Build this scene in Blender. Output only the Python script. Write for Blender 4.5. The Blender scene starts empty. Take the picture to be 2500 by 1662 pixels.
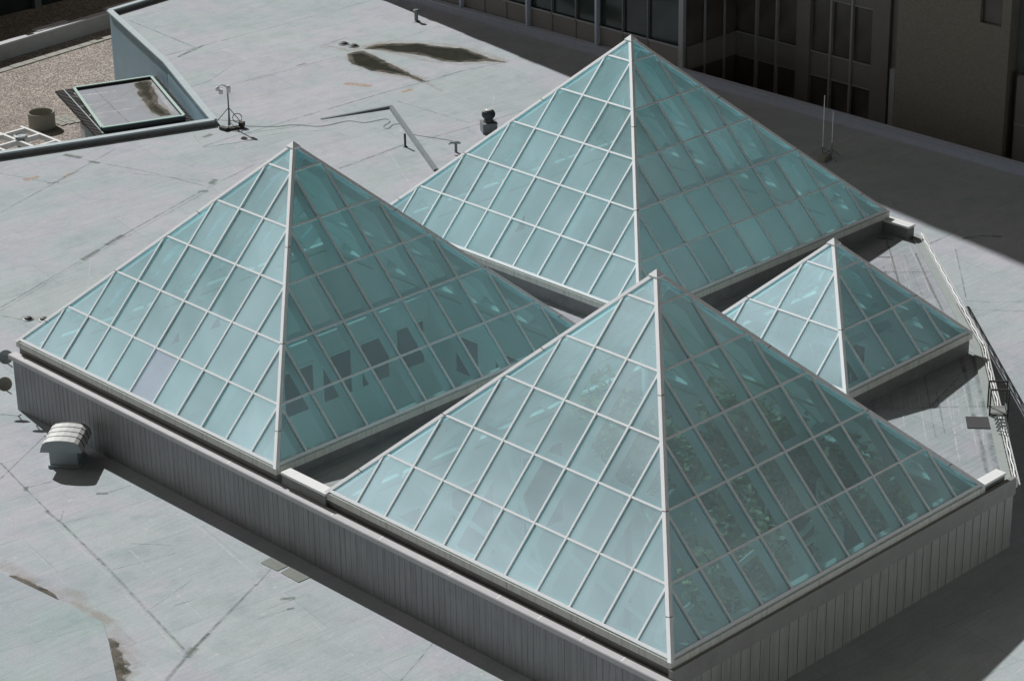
import bpy, bmesh, math, random
from mathutils import Vector, Matrix, noise
random.seed(7)
PI = math.pi
# ------------------------------------------------------------------ camera, sky, sun, exposure
sc = bpy.context.scene
col = sc.collection
cam_d = bpy.data.cameras.new('camera'); cam = bpy.data.objects.new('camera', cam_d); col.objects.link(cam)
yaw, pit, roll = 0.8007, 0.4185, -0.0162
fw = Vector((math.cos(yaw)*math.cos(pit), math.sin(yaw)*math.cos(pit), -math.sin(pit)))
r0 = Vector((math.sin(yaw), -math.cos(yaw), 0)); u0 = r0.cross(fw)
r1 = r0*math.cos(roll)+u0*math.sin(roll); u1 = -r0*math.sin(roll)+u0*math.cos(roll)
m = Matrix((r1, u1, -fw)).transposed().to_4x4(); m.translation = Vector((-54.0878, -49.0711, 37.9119))
cam.matrix_world = m
cam_d.sensor_width = 36; cam_d.sensor_fit = 'HORIZONTAL'; cam_d.lens = 6011.71/2500*36
cam_d.clip_start = 1; cam_d.clip_end = 2000
sc.camera = cam
SUNV = Vector((0.20, 1.20, 1.0)).normalized()
el = math.asin(SUNV.z); az = math.atan2(SUNV.x, SUNV.y)      # azimuth clockwise from +y
w = bpy.data.worlds.new("World"); sc.world = w; w.use_nodes = True
nt = w.node_tree; bg = nt.nodes['Background']
sky = nt.nodes.new('ShaderNodeTexSky'); sky.sky_type = 'NISHITA'; sky.sun_disc = False
sky.sun_elevation = el; sky.sun_rotation = az; sky.dust_density = 2.0; sky.air_density = 0.8; sky.ozone_density = 0.7
hs = nt.nodes.new('ShaderNodeHueSaturation'); hs.inputs['Saturation'].default_value = 0.15; hs.inputs['Value'].default_value = 0.29
wm = nt.nodes.new('ShaderNodeMix'); wm.data_type = 'RGBA'; wm.blend_type = 'MULTIPLY'; wm.inputs[0].default_value = 1; wm.inputs[7].default_value = (1.32, 1.03, .76, 1)
nt.links.new(sky.outputs[0], hs.inputs['Color']); nt.links.new(hs.outputs[0], wm.inputs[6]); 
# cloud banks added to brighten the mirrored sky in the glass, broken up by noise
wtc = nt.nodes.new('ShaderNodeTexCoord')
def wm_(op, a, b=None, c=None):
    n = nt.nodes.new('ShaderNodeMath'); n.operation = op
    for i, v in enumerate((a, b, c)):
        if v is None: continue
        if hasattr(v, 'is_linked'): nt.links.new(v, n.inputs[i])
        else: n.inputs[i].default_value = v
    return n.outputs[0]
wn = nt.nodes.new('ShaderNodeTexNoise'); wn.inputs['Scale'].default_value = 5.5; wn.inputs['Detail'].default_value = 6; wn.inputs['Roughness'].default_value = .6; wn.inputs['Distortion'].default_value = .5
nt.links.new(wtc.outputs['Generated'], wn.inputs['Vector'])
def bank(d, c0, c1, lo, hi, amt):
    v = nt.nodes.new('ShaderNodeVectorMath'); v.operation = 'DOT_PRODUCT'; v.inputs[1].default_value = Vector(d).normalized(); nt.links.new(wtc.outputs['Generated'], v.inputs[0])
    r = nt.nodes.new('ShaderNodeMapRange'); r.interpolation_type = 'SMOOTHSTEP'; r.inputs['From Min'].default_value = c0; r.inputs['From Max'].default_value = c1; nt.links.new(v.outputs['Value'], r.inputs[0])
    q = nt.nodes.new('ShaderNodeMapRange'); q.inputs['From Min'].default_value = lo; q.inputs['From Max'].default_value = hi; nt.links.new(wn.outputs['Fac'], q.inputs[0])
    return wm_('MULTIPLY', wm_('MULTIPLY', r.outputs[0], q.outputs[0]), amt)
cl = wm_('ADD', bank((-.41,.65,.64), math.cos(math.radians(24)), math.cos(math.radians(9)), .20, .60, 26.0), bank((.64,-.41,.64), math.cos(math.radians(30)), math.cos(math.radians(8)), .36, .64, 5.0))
clc = nt.nodes.new('ShaderNodeMix'); clc.data_type = 'RGBA'; clc.blend_type = 'ADD'; clc.inputs[0].default_value = 1
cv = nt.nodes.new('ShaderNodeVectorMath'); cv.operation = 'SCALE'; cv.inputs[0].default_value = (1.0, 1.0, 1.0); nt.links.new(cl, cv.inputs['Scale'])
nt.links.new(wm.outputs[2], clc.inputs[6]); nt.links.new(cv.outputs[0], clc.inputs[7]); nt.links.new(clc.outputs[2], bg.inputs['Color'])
bg.inputs['Strength'].default_value = 0.05
sl = bpy.data.lights.new('sun', 'SUN'); sl.energy = 5.0; sl.angle = math.radians(0.53); sl.color = (1.0, 0.985, 0.97)
so = bpy.data.objects.new('sun', sl); col.objects.link(so)
so.rotation_euler = (-SUNV).to_track_quat('-Z', 'Y').to_euler(); so.location = (0, 40, 60)
sc.view_settings.view_transform = 'Standard'; sc.view_settings.look = 'None'
sc.view_settings.exposure = -0.20; sc.view_settings.gamma = 1.0
sc.render.engine = 'CYCLES'
sc.cycles.max_bounces = 10; sc.cycles.transparent_max_bounces = 32; sc.cycles.glossy_bounces = 4
sc.cycles.transmission_bounces = 4; sc.cycles.diffuse_bounces = 7
sc.cycles.use_denoising = True
sc.cycles.sample_clamp_indirect = 6

# ------------------------------------------------------------------ helpers
class MB:
    def __init__(s): s.v = []; s.f = []; s.m = []; s.uv = {}
    def add(s, vs, fs, mi=0):
        k = len(s.v); s.v += [tuple(v) for v in vs]
        for f in fs: s.f.append(tuple(i+k for i in f)); s.m.append(mi)
    def hexa(s, b, t, mi=0):
        s.add(list(b)+list(t), [(3,2,1,0),(4,5,6,7),(0,1,5,4),(1,2,6,5),(2,3,7,6),(3,0,4,7)], mi)
    def box(s, x0, x1, y0, y1, z0, z1, mi=0):
        s.hexa([(x0,y0,z0),(x1,y0,z0),(x1,y1,z0),(x0,y1,z0)], [(x0,y0,z1),(x1,y0,z1),(x1,y1,z1),(x0,y1,z1)], mi)
    def bar(s, p, q, n, wd, t0, t1, mi=0):
        """box from p to q, width wd across, from t0 to t1 along the normal n"""
        p = Vector(p); q = Vector(q); n = Vector(n).normalized(); d = (q-p).normalized(); c = d.cross(n).normalized()*wd/2
        s.hexa([p-c+n*t0, q-c+n*t0, q+c+n*t0, p+c+n*t0], [p-c+n*t1, q-c+n*t1, q+c+n*t1, p+c+n*t1], mi)
    def obox(s, c, e1, e2, l1, l2, z0, z1, mi=0):
        c = Vector(c); e1 = Vector(e1).normalized()*l1/2; e2 = Vector(e2).normalized()*l2/2
        p = [c-e1-e2, c+e1-e2, c+e1+e2, c-e1+e2]
        s.hexa([(a.x,a.y,z0) for a in p], [(a.x,a.y,z1) for a in p], mi)
    def tube(s, pts, r, n=8, mi=0, caps=True):
        pts = [Vector(p) for p in pts]; k = len(s.v); up = Vector((0,0,1))
        for i, p in enumerate(pts):
            d = (pts[min(i+1, len(pts)-1)]-pts[max(i-1, 0)]).normalized()
            a = d.cross(up)
            if a.length < 1e-3: a = d.cross(Vector((1,0,0)))
            a.normalize(); b = a.cross(d)
            rr = r[i] if isinstance(r, (list, tuple)) else r
            for j in range(n):
                t = 2*PI*j/n; s.v.append(tuple(p+a*rr*math.cos(t)+b*rr*math.sin(t)))
        for i in range(len(pts)-1):
            for j in range(n):
                s.f.append((k+i*n+j, k+i*n+(j+1)%n, k+(i+1)*n+(j+1)%n, k+(i+1)*n+j)); s.m.append(mi)
        if caps:
            s.f.append(tuple(k+j for j in range(n))[::-1]); s.m.append(mi)
            s.f.append(tuple(k+(len(pts)-1)*n+j for j in range(n))); s.m.append(mi)
    def lathe(s, c, prof, n=24, mi=0, close=True):
        k = len(s.v); c = Vector(c)
        for (r, z) in prof:
            for j in range(n):
                t = 2*PI*j/n; s.v.append((c.x+r*math.cos(t), c.y+r*math.sin(t), c.z+z))
        for i in range(len(prof)-1):
            for j in range(n):
                s.f.append((k+i*n+j, k+i*n+(j+1)%n, k+(i+1)*n+(j+1)%n, k+(i+1)*n+j)); s.m.append(mi)
        if close:
            s.f.append(tuple(k+j for j in range(n))[::-1]); s.m.append(mi)
            s.f.append(tuple(k+(len(prof)-1)*n+j for j in range(n))); s.m.append(mi)
    def build(s, name, mats, parent=None, smooth=False, origin=None, bevel=0):
        me = bpy.data.meshes.new(name)
        o0 = Vector(origin) if origin is not None else Vector((0,0,0))
        me.from_pydata([tuple(Vector(v)-o0) for v in s.v], [], s.f)
        if not isinstance(mats, (list, tuple)): mats = [mats]
        for mt in mats: me.materials.append(mt)
        me.polygons.foreach_set('material_index', s.m)
        if smooth: me.polygons.foreach_set('use_smooth', [True]*len(me.polygons))
        bm = bmesh.new(); bm.from_mesh(me); bmesh.ops.recalc_face_normals(bm, faces=bm.faces); bm.to_mesh(me); bm.free()
        me.update()
        o = bpy.data.objects.new(name, me); col.objects.link(o); o.location = o0
        if parent is not None: setpar(o, parent)
        if bevel:
            b = o.modifiers.new('bevel', 'BEVEL'); b.width = bevel; b.segments = 1; b.limit_method = 'ANGLE'
        return o
def wloc(o):
    l = o.location.copy()
    while o.parent: o = o.parent; l = l + o.location
    return l
def setpar(o, p):
    o.location = o.location - wloc(p); o.parent = p
def thing(name, label, cat, loc, group=None):
    o = bpy.data.objects.new(name, None); col.objects.link(o); o.location = loc; o.empty_display_size = .2
    return tag(o, label, cat, group)
def tag(o, label, cat, group=None, kind=None):
    o['label'] = label; o['category'] = cat
    if group: o['group'] = group
    if kind: o['kind'] = kind
    return o

# ------------------------------------------------------------------ materials
def mat(name): 
    m = bpy.data.materials.new(name); m.use_nodes = True
    return m, m.node_tree, m.node_tree.nodes['Principled BSDF']
def N(nt, t, **kw):
    n = nt.nodes.new(t)
    for k, v in kw.items():
        if k in n.inputs.keys() if hasattr(n.inputs, 'keys') else False: n.inputs[k].default_value = v
        else: setattr(n, k, v)
    return n
def coords(nt, scale=(1,1,1), rot=0, kind='Object'):
    tc = nt.nodes.new('ShaderNodeTexCoord'); mp = nt.nodes.new('ShaderNodeMapping')
    mp.inputs['Scale'].default_value = scale; mp.inputs['Rotation'].default_value = (0,0,rot)
    nt.links.new(tc.outputs[kind], mp.inputs['Vector']); return mp.outputs[0]
def noisen(nt, vec, scale, detail=4, rough=.55, dist=0):
    n = nt.nodes.new('ShaderNodeTexNoise'); n.inputs['Scale'].default_value = scale
    n.inputs['Detail'].default_value = detail; n.inputs['Roughness'].default_value = rough
    n.inputs['Distortion'].default_value = dist
    nt.links.new(vec, n.inputs['Vector']); return n.outputs['Fac']
def ramp(nt, fac, stops):
    r = nt.nodes.new('ShaderNodeValToRGB'); e = r.color_ramp.elements
    while len(e) > 1: e.remove(e[-1])
    e[0].position = stops[0][0]; e[0].color = (*stops[0][1], 1)
    for p, c in stops[1:]:
        k = e.new(p); k.color = (*c, 1)
    nt.links.new(fac, r.inputs[0]); return r.outputs[0]
def mixc(nt, fac, a, b, mode='MIX'):
    n = nt.nodes.new('ShaderNodeMix'); n.data_type = 'RGBA'; n.blend_type = mode
    for sock, v in ((n.inputs[0], fac), (n.inputs[6], a), (n.inputs[7], b)):
        if hasattr(v, 'links') or hasattr(v, 'is_linked'): nt.links.new(v, sock)
        elif isinstance(v, (int, float)): sock.default_value = v
        else: sock.default_value = (*v, 1)
    return n.outputs[2]
def mathn(nt, op, a, b=None):
    n = nt.nodes.new('ShaderNodeMath'); n.operation = op
    for i, v in enumerate((a, b)):
        if v is None: continue
        if hasattr(v, 'is_linked'): nt.links.new(v, n.inputs[i])
        else: n.inputs[i].default_value = v
    return n.outputs[0]
def g3(v): return (v, v, v)

def membrane(name, base, rot1=0.0, rot2=PI/2, cells=.16, streak=.10):
    m, nt, p = mat(name)
    vec = coords(nt)
    big = noisen(nt, vec, .16, 7, .68, .3)
    mid = noisen(nt, vec, .9, 6, .62, .4)
    fine = noisen(nt, vec, 14, 6, .7)
    s1 = noisen(nt, coords(nt, (.35, 9, 1), rot1), 1.0, 6, .75)
    s2 = noisen(nt, coords(nt, (.35, 9, 1), rot2), 1.0, 6, .75)
    vo = nt.nodes.new('ShaderNodeTexVoronoi'); vo.inputs['Scale'].default_value = cells
    nt.links.new(vec, vo.inputs['Vector'])
    sep = nt.nodes.new('ShaderNodeSeparateColor'); nt.links.new(vo.outputs['Color'], sep.inputs[0])
    sel = mathn(nt, 'GREATER_THAN', sep.outputs[0], .5)
    st = mathn(nt, 'ADD', mathn(nt, 'MULTIPLY', s1, mathn(nt, 'SUBTRACT', 1.0, sel)), mathn(nt, 'MULTIPLY', s2, sel))
    b = Vector(base)
    c1 = ramp(nt, big, [(.32, (b.x*.92,b.y*.95,b.z*.90)), (.47, (b.x*.97,b.y*1.0,b.z*.96)), (.55, (b.x*1.03,b.y*.98,b.z*1.0)), (.7, (b.x*1.10, b.y*1.02, b.z*1.0))])
    c2 = ramp(nt, mid, [(.28, (.84,.885,.89)), (.5, (1,1,1)), (.75, (1.08,1.055,1.06))])
    c = mixc(nt, 1.0, c1, c2, 'MULTIPLY')
    lo, hi = 1-streak, 1+streak
    c = mixc(nt, 1.0, c, ramp(nt, st, [(.3, g3(lo)), (.52, g3(1)), (.72, g3(hi))]), 'MULTIPLY')
    c = mixc(nt, 1.0, c, ramp(nt, fine, [(.3, g3(.88)), (.55, g3(1)), (.75, (1.1,1.09,1.08))]), 'MULTIPLY')
    bk = nt.nodes.new('ShaderNodeTexBrick'); bk.inputs['Scale'].default_value = 1.0; bk.inputs['Brick Width'].default_value = 11.0; bk.inputs['Row Height'].default_value = 2.9
    bk.inputs['Mortar Size'].default_value = .022; bk.inputs['Mortar Smooth'].default_value = .6
    bk.inputs['Color1'].default_value = (.955,.965,.97,1); bk.inputs['Color2'].default_value = (1.035,1.03,1.02,1); bk.inputs['Mortar'].default_value = (.80,.83,.82,1)
    nt.links.new(coords(nt, (1,1,1), rot1+.02), bk.inputs['Vector'])
    c = mixc(nt, 1.0, c, bk.outputs['Color'], 'MULTIPLY')
    # pinkish chips and darker damp spots
    sp = noisen(nt, coords(nt, (1,1,1)), 3.2, 3, .5)
    c = mixc(nt, ramp(nt, sp, [(.70, g3(0)), (.76, g3(.6))]), c, (.62,.56,.53))
    dsp = noisen(nt, coords(nt, (1,1.6,1), .6), .55, 6, .7, .6)
    c = mixc(nt, ramp(nt, dsp, [(.64, g3(0)), (.78, g3(.45))]), c, tuple(b*.72))
    nt.links.new(c, p.inputs['Base Color']); p.inputs['Roughness'].default_value = .85
    p.inputs['Specular IOR Level'].default_value = .25
    bp = nt.nodes.new('ShaderNodeBump'); bp.inputs['Strength'].default_value = .25; bp.inputs['Distance'].default_value = .02
    nt.links.new(mathn(nt, 'ADD', fine, st), bp.inputs['Height']); nt.links.new(bp.outputs[0], p.inputs['Normal'])
    return m
M = {}
M['roof'] = membrane('roof membrane', (.415,.452,.49), 0.15, 1.75)
M['deck'] = membrane('deck membrane', (.35,.385,.415), 1.62, 1.62, streak=.18)
def weathered(name, base, var=.1, rough=.5, scale=3, dirt=None, metallic=0, streaky=False, dirtamt=.5):
    m, nt, p = mat(name); vec = coords(nt); b = Vector(base)
    n = noisen(nt, vec, scale, 5, .65)
    c = ramp(nt, n, [(.3, tuple(b*(1-var))), (.7, tuple(b*(1+var*.6)))])
    if streaky:
        s = noisen(nt, coords(nt, (5,5,.25)), 1.5, 4, .6)
        c = mixc(nt, ramp(nt, s, [(.45, g3(0)), (.75, g3(dirtamt))]), c, dirt or tuple(b*.6))
    elif dirt:
        s = noisen(nt, vec, scale*.4, 6, .7)
        c = mixc(nt, ramp(nt, s, [(.52, g3(0)), (.75, g3(dirtamt))]), c, dirt)
    nt.links.new(c, p.inputs['Base Color']); p.inputs['Roughness'].default_value = rough; p.inputs['Metallic'].default_value = metallic
    f = noisen(nt, vec, 30, 3, .6)
    bp = nt.nodes.new('ShaderNodeBump'); bp.inputs['Strength'].default_value = .12; bp.inputs['Distance'].default_value = .01
    nt.links.new(f, bp.inputs['Height']); nt.links.new(bp.outputs[0], p.inputs['Normal'])
    return m
M['frame'] = weathered('white glazing bar paint', (.92,.97,1.0), .03, .35, 6, (.70,.72,.70), dirtamt=.25)
M['curb'] = weathered('stained white curb', (.62,.64,.60), .06, .5, 3, (.38,.38,.31), streaky=True, dirtamt=.6)
M['seal'] = weathered('dark sealant', (.22,.22,.20), .2, .8)
_p = M['frame'].node_tree.nodes['Principled BSDF']; _p.inputs['Coat Weight'].default_value = .6; _p.inputs['Coat Roughness'].default_value = .35
M['rafter'] = weathered('white steel rafter', (.86,.88,.87), .03, .5, 2)
M['upstand'] = weathered('dark grey upstand flashing', (.20,.205,.205), .15, .6, 2, (.09,.09,.085))
M['fascia'] = weathered('grey fascia flashing', (.27,.275,.265), .08, .6, 2, (.15,.15,.14))
M['coping'] = weathered('pale grey coping', (.50,.50,.52), .06, .5, 3, (.62,.64,.66), dirtamt=.4)
M['white'] = weathered('white painted metal', (.78,.80,.80), .05, .45, 4, (.6,.6,.56), dirtamt=.25)
M['siding'] = weathered('grey metal siding', (.32,.34,.355), .10, .55, 1.2, (.16,.15,.145), streaky=True, dirtamt=.55)
M['siding_b'] = weathered('blue grey metal siding', (.38,.52,.60), .06, .5, 1.2, (.30,.41,.46), streaky=True, dirtamt=.5)
M['rim'] = weathered('light blue grey flashing', (.42,.50,.53), .08, .5, 2)
M['slate'] = weathered('slate blue flashing', (.48,.52,.62), .06, .5, 2)
M['dark'] = weathered('dark metal', (.035,.033,.03), .2, .6, 8)
M['galv'] = weathered('dull galvanised metal', (.20,.235,.24), .12, .5, 5, (.13,.14,.13), metallic=.2)
M['dgalv'] = weathered('dark weathered metal', (.085,.095,.095), .15, .55, 6, metallic=.2)
M['vent'] = weathered('weathered pale vent metal', (.58,.60,.59), .05, .45, 6, (.4,.41,.38))
M['ventb'] = weathered('grey green vent metal', (.34,.41,.42), .06, .5, 4)
M['concrete'] = weathered('sandy concrete', (.33,.32,.27), .08, .85, 5, (.3,.28,.24))
M['wallc'] = weathered('pale low wall', (.40,.385,.37), .07, .8, 2, (.28,.26,.24))
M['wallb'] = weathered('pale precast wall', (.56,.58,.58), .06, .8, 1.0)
M['lip'] = weathered('grey green edge flashing', (.33,.37,.36), .08, .6, 2, (.24,.27,.25))
M['mint'] = weathered('mint painted frame', (.40,.55,.50), .06, .5, 6)
M['slab'] = weathered('weathered skylight panel', (.33,.36,.40), .10, .35, 1.1, (.56,.55,.57), dirtamt=.6)
M['iw'] = weathered('white atrium wall', (.82,.84,.83), .04, .7, .8)
M['ifloor'] = weathered('atrium floor', (.35,.34,.30), .15, .6, 1.5)
M['pad'] = weathered('dark green rubber pad', (.17,.20,.175), .15, .8, 3, (.24,.26,.24))
M['mat'] = weathered('charcoal roof pad', (.055,.055,.06), .12, .9, 5)
M['paver'] = weathered('concrete pavers', (.33,.33,.29), .15, .9, 2, (.24,.24,.2))
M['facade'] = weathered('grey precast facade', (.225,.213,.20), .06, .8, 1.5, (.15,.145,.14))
M['mull'] = weathered('grey facade mullion', (.34,.34,.36), .06, .5, 2)
def gravel():
    m, nt, p = mat('court gravel'); vec = coords(nt)
    v = nt.nodes.new('ShaderNodeTexVoronoi'); v.inputs['Scale'].default_value = 13; nt.links.new(vec, v.inputs['Vector'])
    sep = nt.nodes.new('ShaderNodeSeparateColor'); nt.links.new(v.outputs['Color'], sep.inputs[0])
    c = ramp(nt, sep.outputs[0], [(0, (.12,.10,.085)), (.35, (.25,.215,.185)), (.7, (.36,.32,.28)), (1, (.56,.52,.48))])
    big = noisen(nt, vec, .5, 5, .6)
    c = mixc(nt, 1, c, ramp(nt, big, [(.3, g3(.8)), (.7, g3(1.15))]), 'MULTIPLY')
    nt.links.new(c, p.inputs['Base Color']); p.inputs['Roughness'].default_value = .95
    bp = nt.nodes.new('ShaderNodeBump'); bp.inputs['Strength'].default_value = .8; bp.inputs['Distance'].default_value = .05
    bp.invert = True
    nt.links.new(v.outputs['Distance'], bp.inputs['Height']); nt.links.new(bp.outputs[0], p.inputs['Normal'])
    return m
M['gravel'] = gravel()
def glass(name, tint, gtint, gfac, dust, dustc, var=.08, rough=.02, trl=.4):
    m, nt, p = mat(name); nt.nodes.remove(p); out = nt.nodes['Material Output']
    oi = nt.nodes.new('ShaderNodeObjectInfo')
    k = mathn(nt, 'ADD', mathn(nt, 'MULTIPLY', oi.outputs['Random'], var*2), 1-var)
    tr = nt.nodes.new('ShaderNodeBsdfTransparent'); nt.links.new(mixc(nt, 1, tint, k, 'MULTIPLY') if False else scalec(nt, tint, k), tr.inputs[0])
    gl = nt.nodes.new('ShaderNodeBsdfGlossy'); gl.inputs['Color'].default_value = (*gtint, 1); gl.inputs['Roughness'].default_value = rough
    df = nt.nodes.new('ShaderNodeBsdfDiffuse')
    vec = coords(nt)
    dn = noisen(nt, vec, 1.3, 6, .7)
    nt.links.new(ramp(nt, dn, [(.3, tuple(Vector(dustc)*.97)), (.7, tuple(Vector(dustc)*1.0))]), df.inputs['Color'])
    fr = nt.nodes.new('ShaderNodeFresnel'); 
    ge = nt.nodes.new('ShaderNodeNewGeometry')
    nt.links.new(mathn(nt, 'SUBTRACT', 1.5, mathn(nt, 'MULTIPLY', ge.outputs['Backfacing'], 1.5-1/1.5)), fr.inputs['IOR'])
    f = mathn(nt, 'MINIMUM', mathn(nt, 'ADD', mathn(nt, 'MULTIPLY', fr.outputs[0], 1.2), gfac), 1.0)
    m1 = nt.nodes.new('ShaderNodeMixShader'); nt.links.new(f, m1.inputs[0]); nt.links.new(tr.outputs[0], m1.inputs[1]); nt.links.new(gl.outputs[0], m1.inputs[2])
    m2 = nt.nodes.new('ShaderNodeMixShader')
    nt.links.new(ramp(nt, dn, [(.25, g3(dust*.93)), (.75, g3(dust*1.07))]), m2.inputs[0])
    tl = nt.nodes.new('ShaderNodeBsdfTranslucent'); tl.inputs['Color'].default_value = (*dustc, 1)
    m3 = nt.nodes.new('ShaderNodeMixShader'); m3.inputs[0].default_value = trl; nt.links.new(df.outputs[0], m3.inputs[1]); nt.links.new(tl.outputs[0], m3.inputs[2])
    nt.links.new(m1.outputs[0], m2.inputs[1]); nt.links.new(m3.outputs[0], m2.inputs[2])
    nt.links.new(m2.outputs[0], out.inputs['Surface'])
    return m
def scalec(nt, c, k):
    n = nt.nodes.new('ShaderNodeVectorMath'); n.operation = 'SCALE'; n.inputs[0].default_value = c
    nt.links.new(k, n.inputs['Scale']); return n.outputs[0]
M['glass'] = glass('teal tinted glass', (.72,.92,.93), (.74,.91,.99), .38, .18, (.60,.90,.98), trl=.50)
M['glass_in'] = glass('glass inner surface', (.86,1.0,1.0), (.7,.95,1.0), .02, .01, (.5,.7,.7))
M['glass_odd'] = glass('replacement glass pane', (.74,.80,.92), (.80,.86,1.0), .38, .30, (.80,.86,1.0), trl=.3)
def darkglass(name, c, rough=.08):
    m, nt, p = mat(name); vec = coords(nt)
    n = noisen(nt, vec, .35, 3, .5)
    nt.links.new(ramp(nt, n, [(.35, tuple(Vector(c)*.7)), (.65, tuple(Vector(c)*1.3))]), p.inputs['Base Color'])
    p.inputs['Roughness'].default_value = rough; p.inputs['Specular IOR Level'].default_value = .35
    return m
M['win'] = darkglass('dark window glass', (.11,.098,.088), .25)
M['win_teal'] = darkglass('dark teal window glass', (.03,.045,.045))
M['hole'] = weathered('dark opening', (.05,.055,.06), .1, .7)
def water():
    m, nt, p = mat('shallow dirty puddle'); vec = coords(nt)
    n = noisen(nt, vec, 1.2, 6, .65)
    nt.links.new(ramp(nt, n, [(.3, (.026,.028,.021)), (.7, (.048,.049,.037))]), p.inputs['Base Color'])
    p.inputs['Roughness'].default_value = .22; p.inputs['Specular IOR Level'].default_value = .3
    return m
M['water'] = water()
def stain(name, c, amt, nscale=3, lo=.35, hi=.6):
    m, nt, p = mat(name); nt.nodes.remove(p); out = nt.nodes['Material Output']
    tc = nt.nodes.new('ShaderNodeUVMap'); sp = nt.nodes.new('ShaderNodeSeparateXYZ'); nt.links.new(tc.outputs[0], sp.inputs[0])
    v = mathn(nt, 'ABSOLUTE', mathn(nt, 'SUBTRACT', sp.outputs[1], .5))
    prof = ramp(nt, v, [(0, g3(1)), (.22, g3(.75)), (.5, g3(0))])
    vec = coords(nt); n = noisen(nt, vec, nscale, 5, .7)
    nn = ramp(nt, n, [(lo, g3(.12)), (hi, g3(1))])
    a = mathn(nt, 'MULTIPLY', mathn(nt, 'MULTIPLY', prof, nn), amt)
    df = nt.nodes.new('ShaderNodeBsdfDiffuse'); df.inputs[0].default_value = (*c, 1)
    tr = nt.nodes.new('ShaderNodeBsdfTransparent'); mx = nt.nodes.new('ShaderNodeMixShader')
    nt.links.new(a, mx.inputs[0]); nt.links.new(tr.outputs[0], mx.inputs[1]); nt.links.new(df.outputs[0], mx.inputs[2])
    nt.links.new(mx.outputs[0], out.inputs['Surface']); return m
M['seam'] = stain('lap seam grime', (.20,.235,.22), .62, 2.2, .38, .68)
M['seamw'] = stain('pale seam scuff', (.80,.81,.82), .6, 4, .42, .6)
M['halo'] = stain('tan water mark', (.50,.47,.42), .5, 1.6, .38, .72)
M['silt'] = stain('wet silt rim', (.13,.13,.105), .8, 5, .3, .6)
M['rust'] = stain('orange rust stain', (.62,.38,.22), .6, 5, .35, .6)
M['damp'] = stain('damp patch', (.22,.25,.23), .6, 3, .3, .55)
def brick():
    m, nt, p = mat('khaki brick'); tc = nt.nodes.new('ShaderNodeTexCoord'); mp = nt.nodes.new('ShaderNodeMapping')
    mp.inputs['Rotation'].default_value = (0, PI/2, 0)
    sepn = nt.nodes.new('ShaderNodeSeparateXYZ'); nt.links.new(tc.outputs['Object'], sepn.inputs[0])
    cmb = nt.nodes.new('ShaderNodeCombineXYZ'); nt.links.new(mathn(nt, 'ADD', sepn.outputs[1], sepn.outputs[0]), cmb.inputs[0]); nt.links.new(sepn.outputs[2], cmb.inputs[1])
    b = nt.nodes.new('ShaderNodeTexBrick'); b.inputs['Scale'].default_value = 4.0
    b.inputs['Color1'].default_value = (.26,.245,.205,1); b.inputs['Color2'].default_value = (.20,.19,.16,1); b.inputs['Mortar'].default_value = (.31,.30,.26,1)
    b.inputs['Mortar Size'].default_value = .02
    nt.links.new(cmb.outputs[0], b.inputs['Vector']); nt.links.new(b.outputs['Color'], p.inputs['Base Color']); p.inputs['Roughness'].default_value = .9
    return m
M['brick'] = brick()
def leafm(name, c):
    m, nt, p = mat(name); vec = coords(nt); n = noisen(nt, vec, 2.5, 3, .6)
    nt.links.new(ramp(nt, n, [(.3, tuple(Vector(c)*.6)), (.7, tuple(Vector(c)*1.5))]), p.inputs['Base Color']); p.inputs['Roughness'].default_value = .6
    return m
M['leaf'] = leafm('indoor foliage', (.34,.33,.15)); M['leaf2'] = leafm('indoor foliage pale', (.50,.47,.28))
M['bark'] = weathered('bark', (.12,.09,.06), .2, .9, 8)

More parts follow.
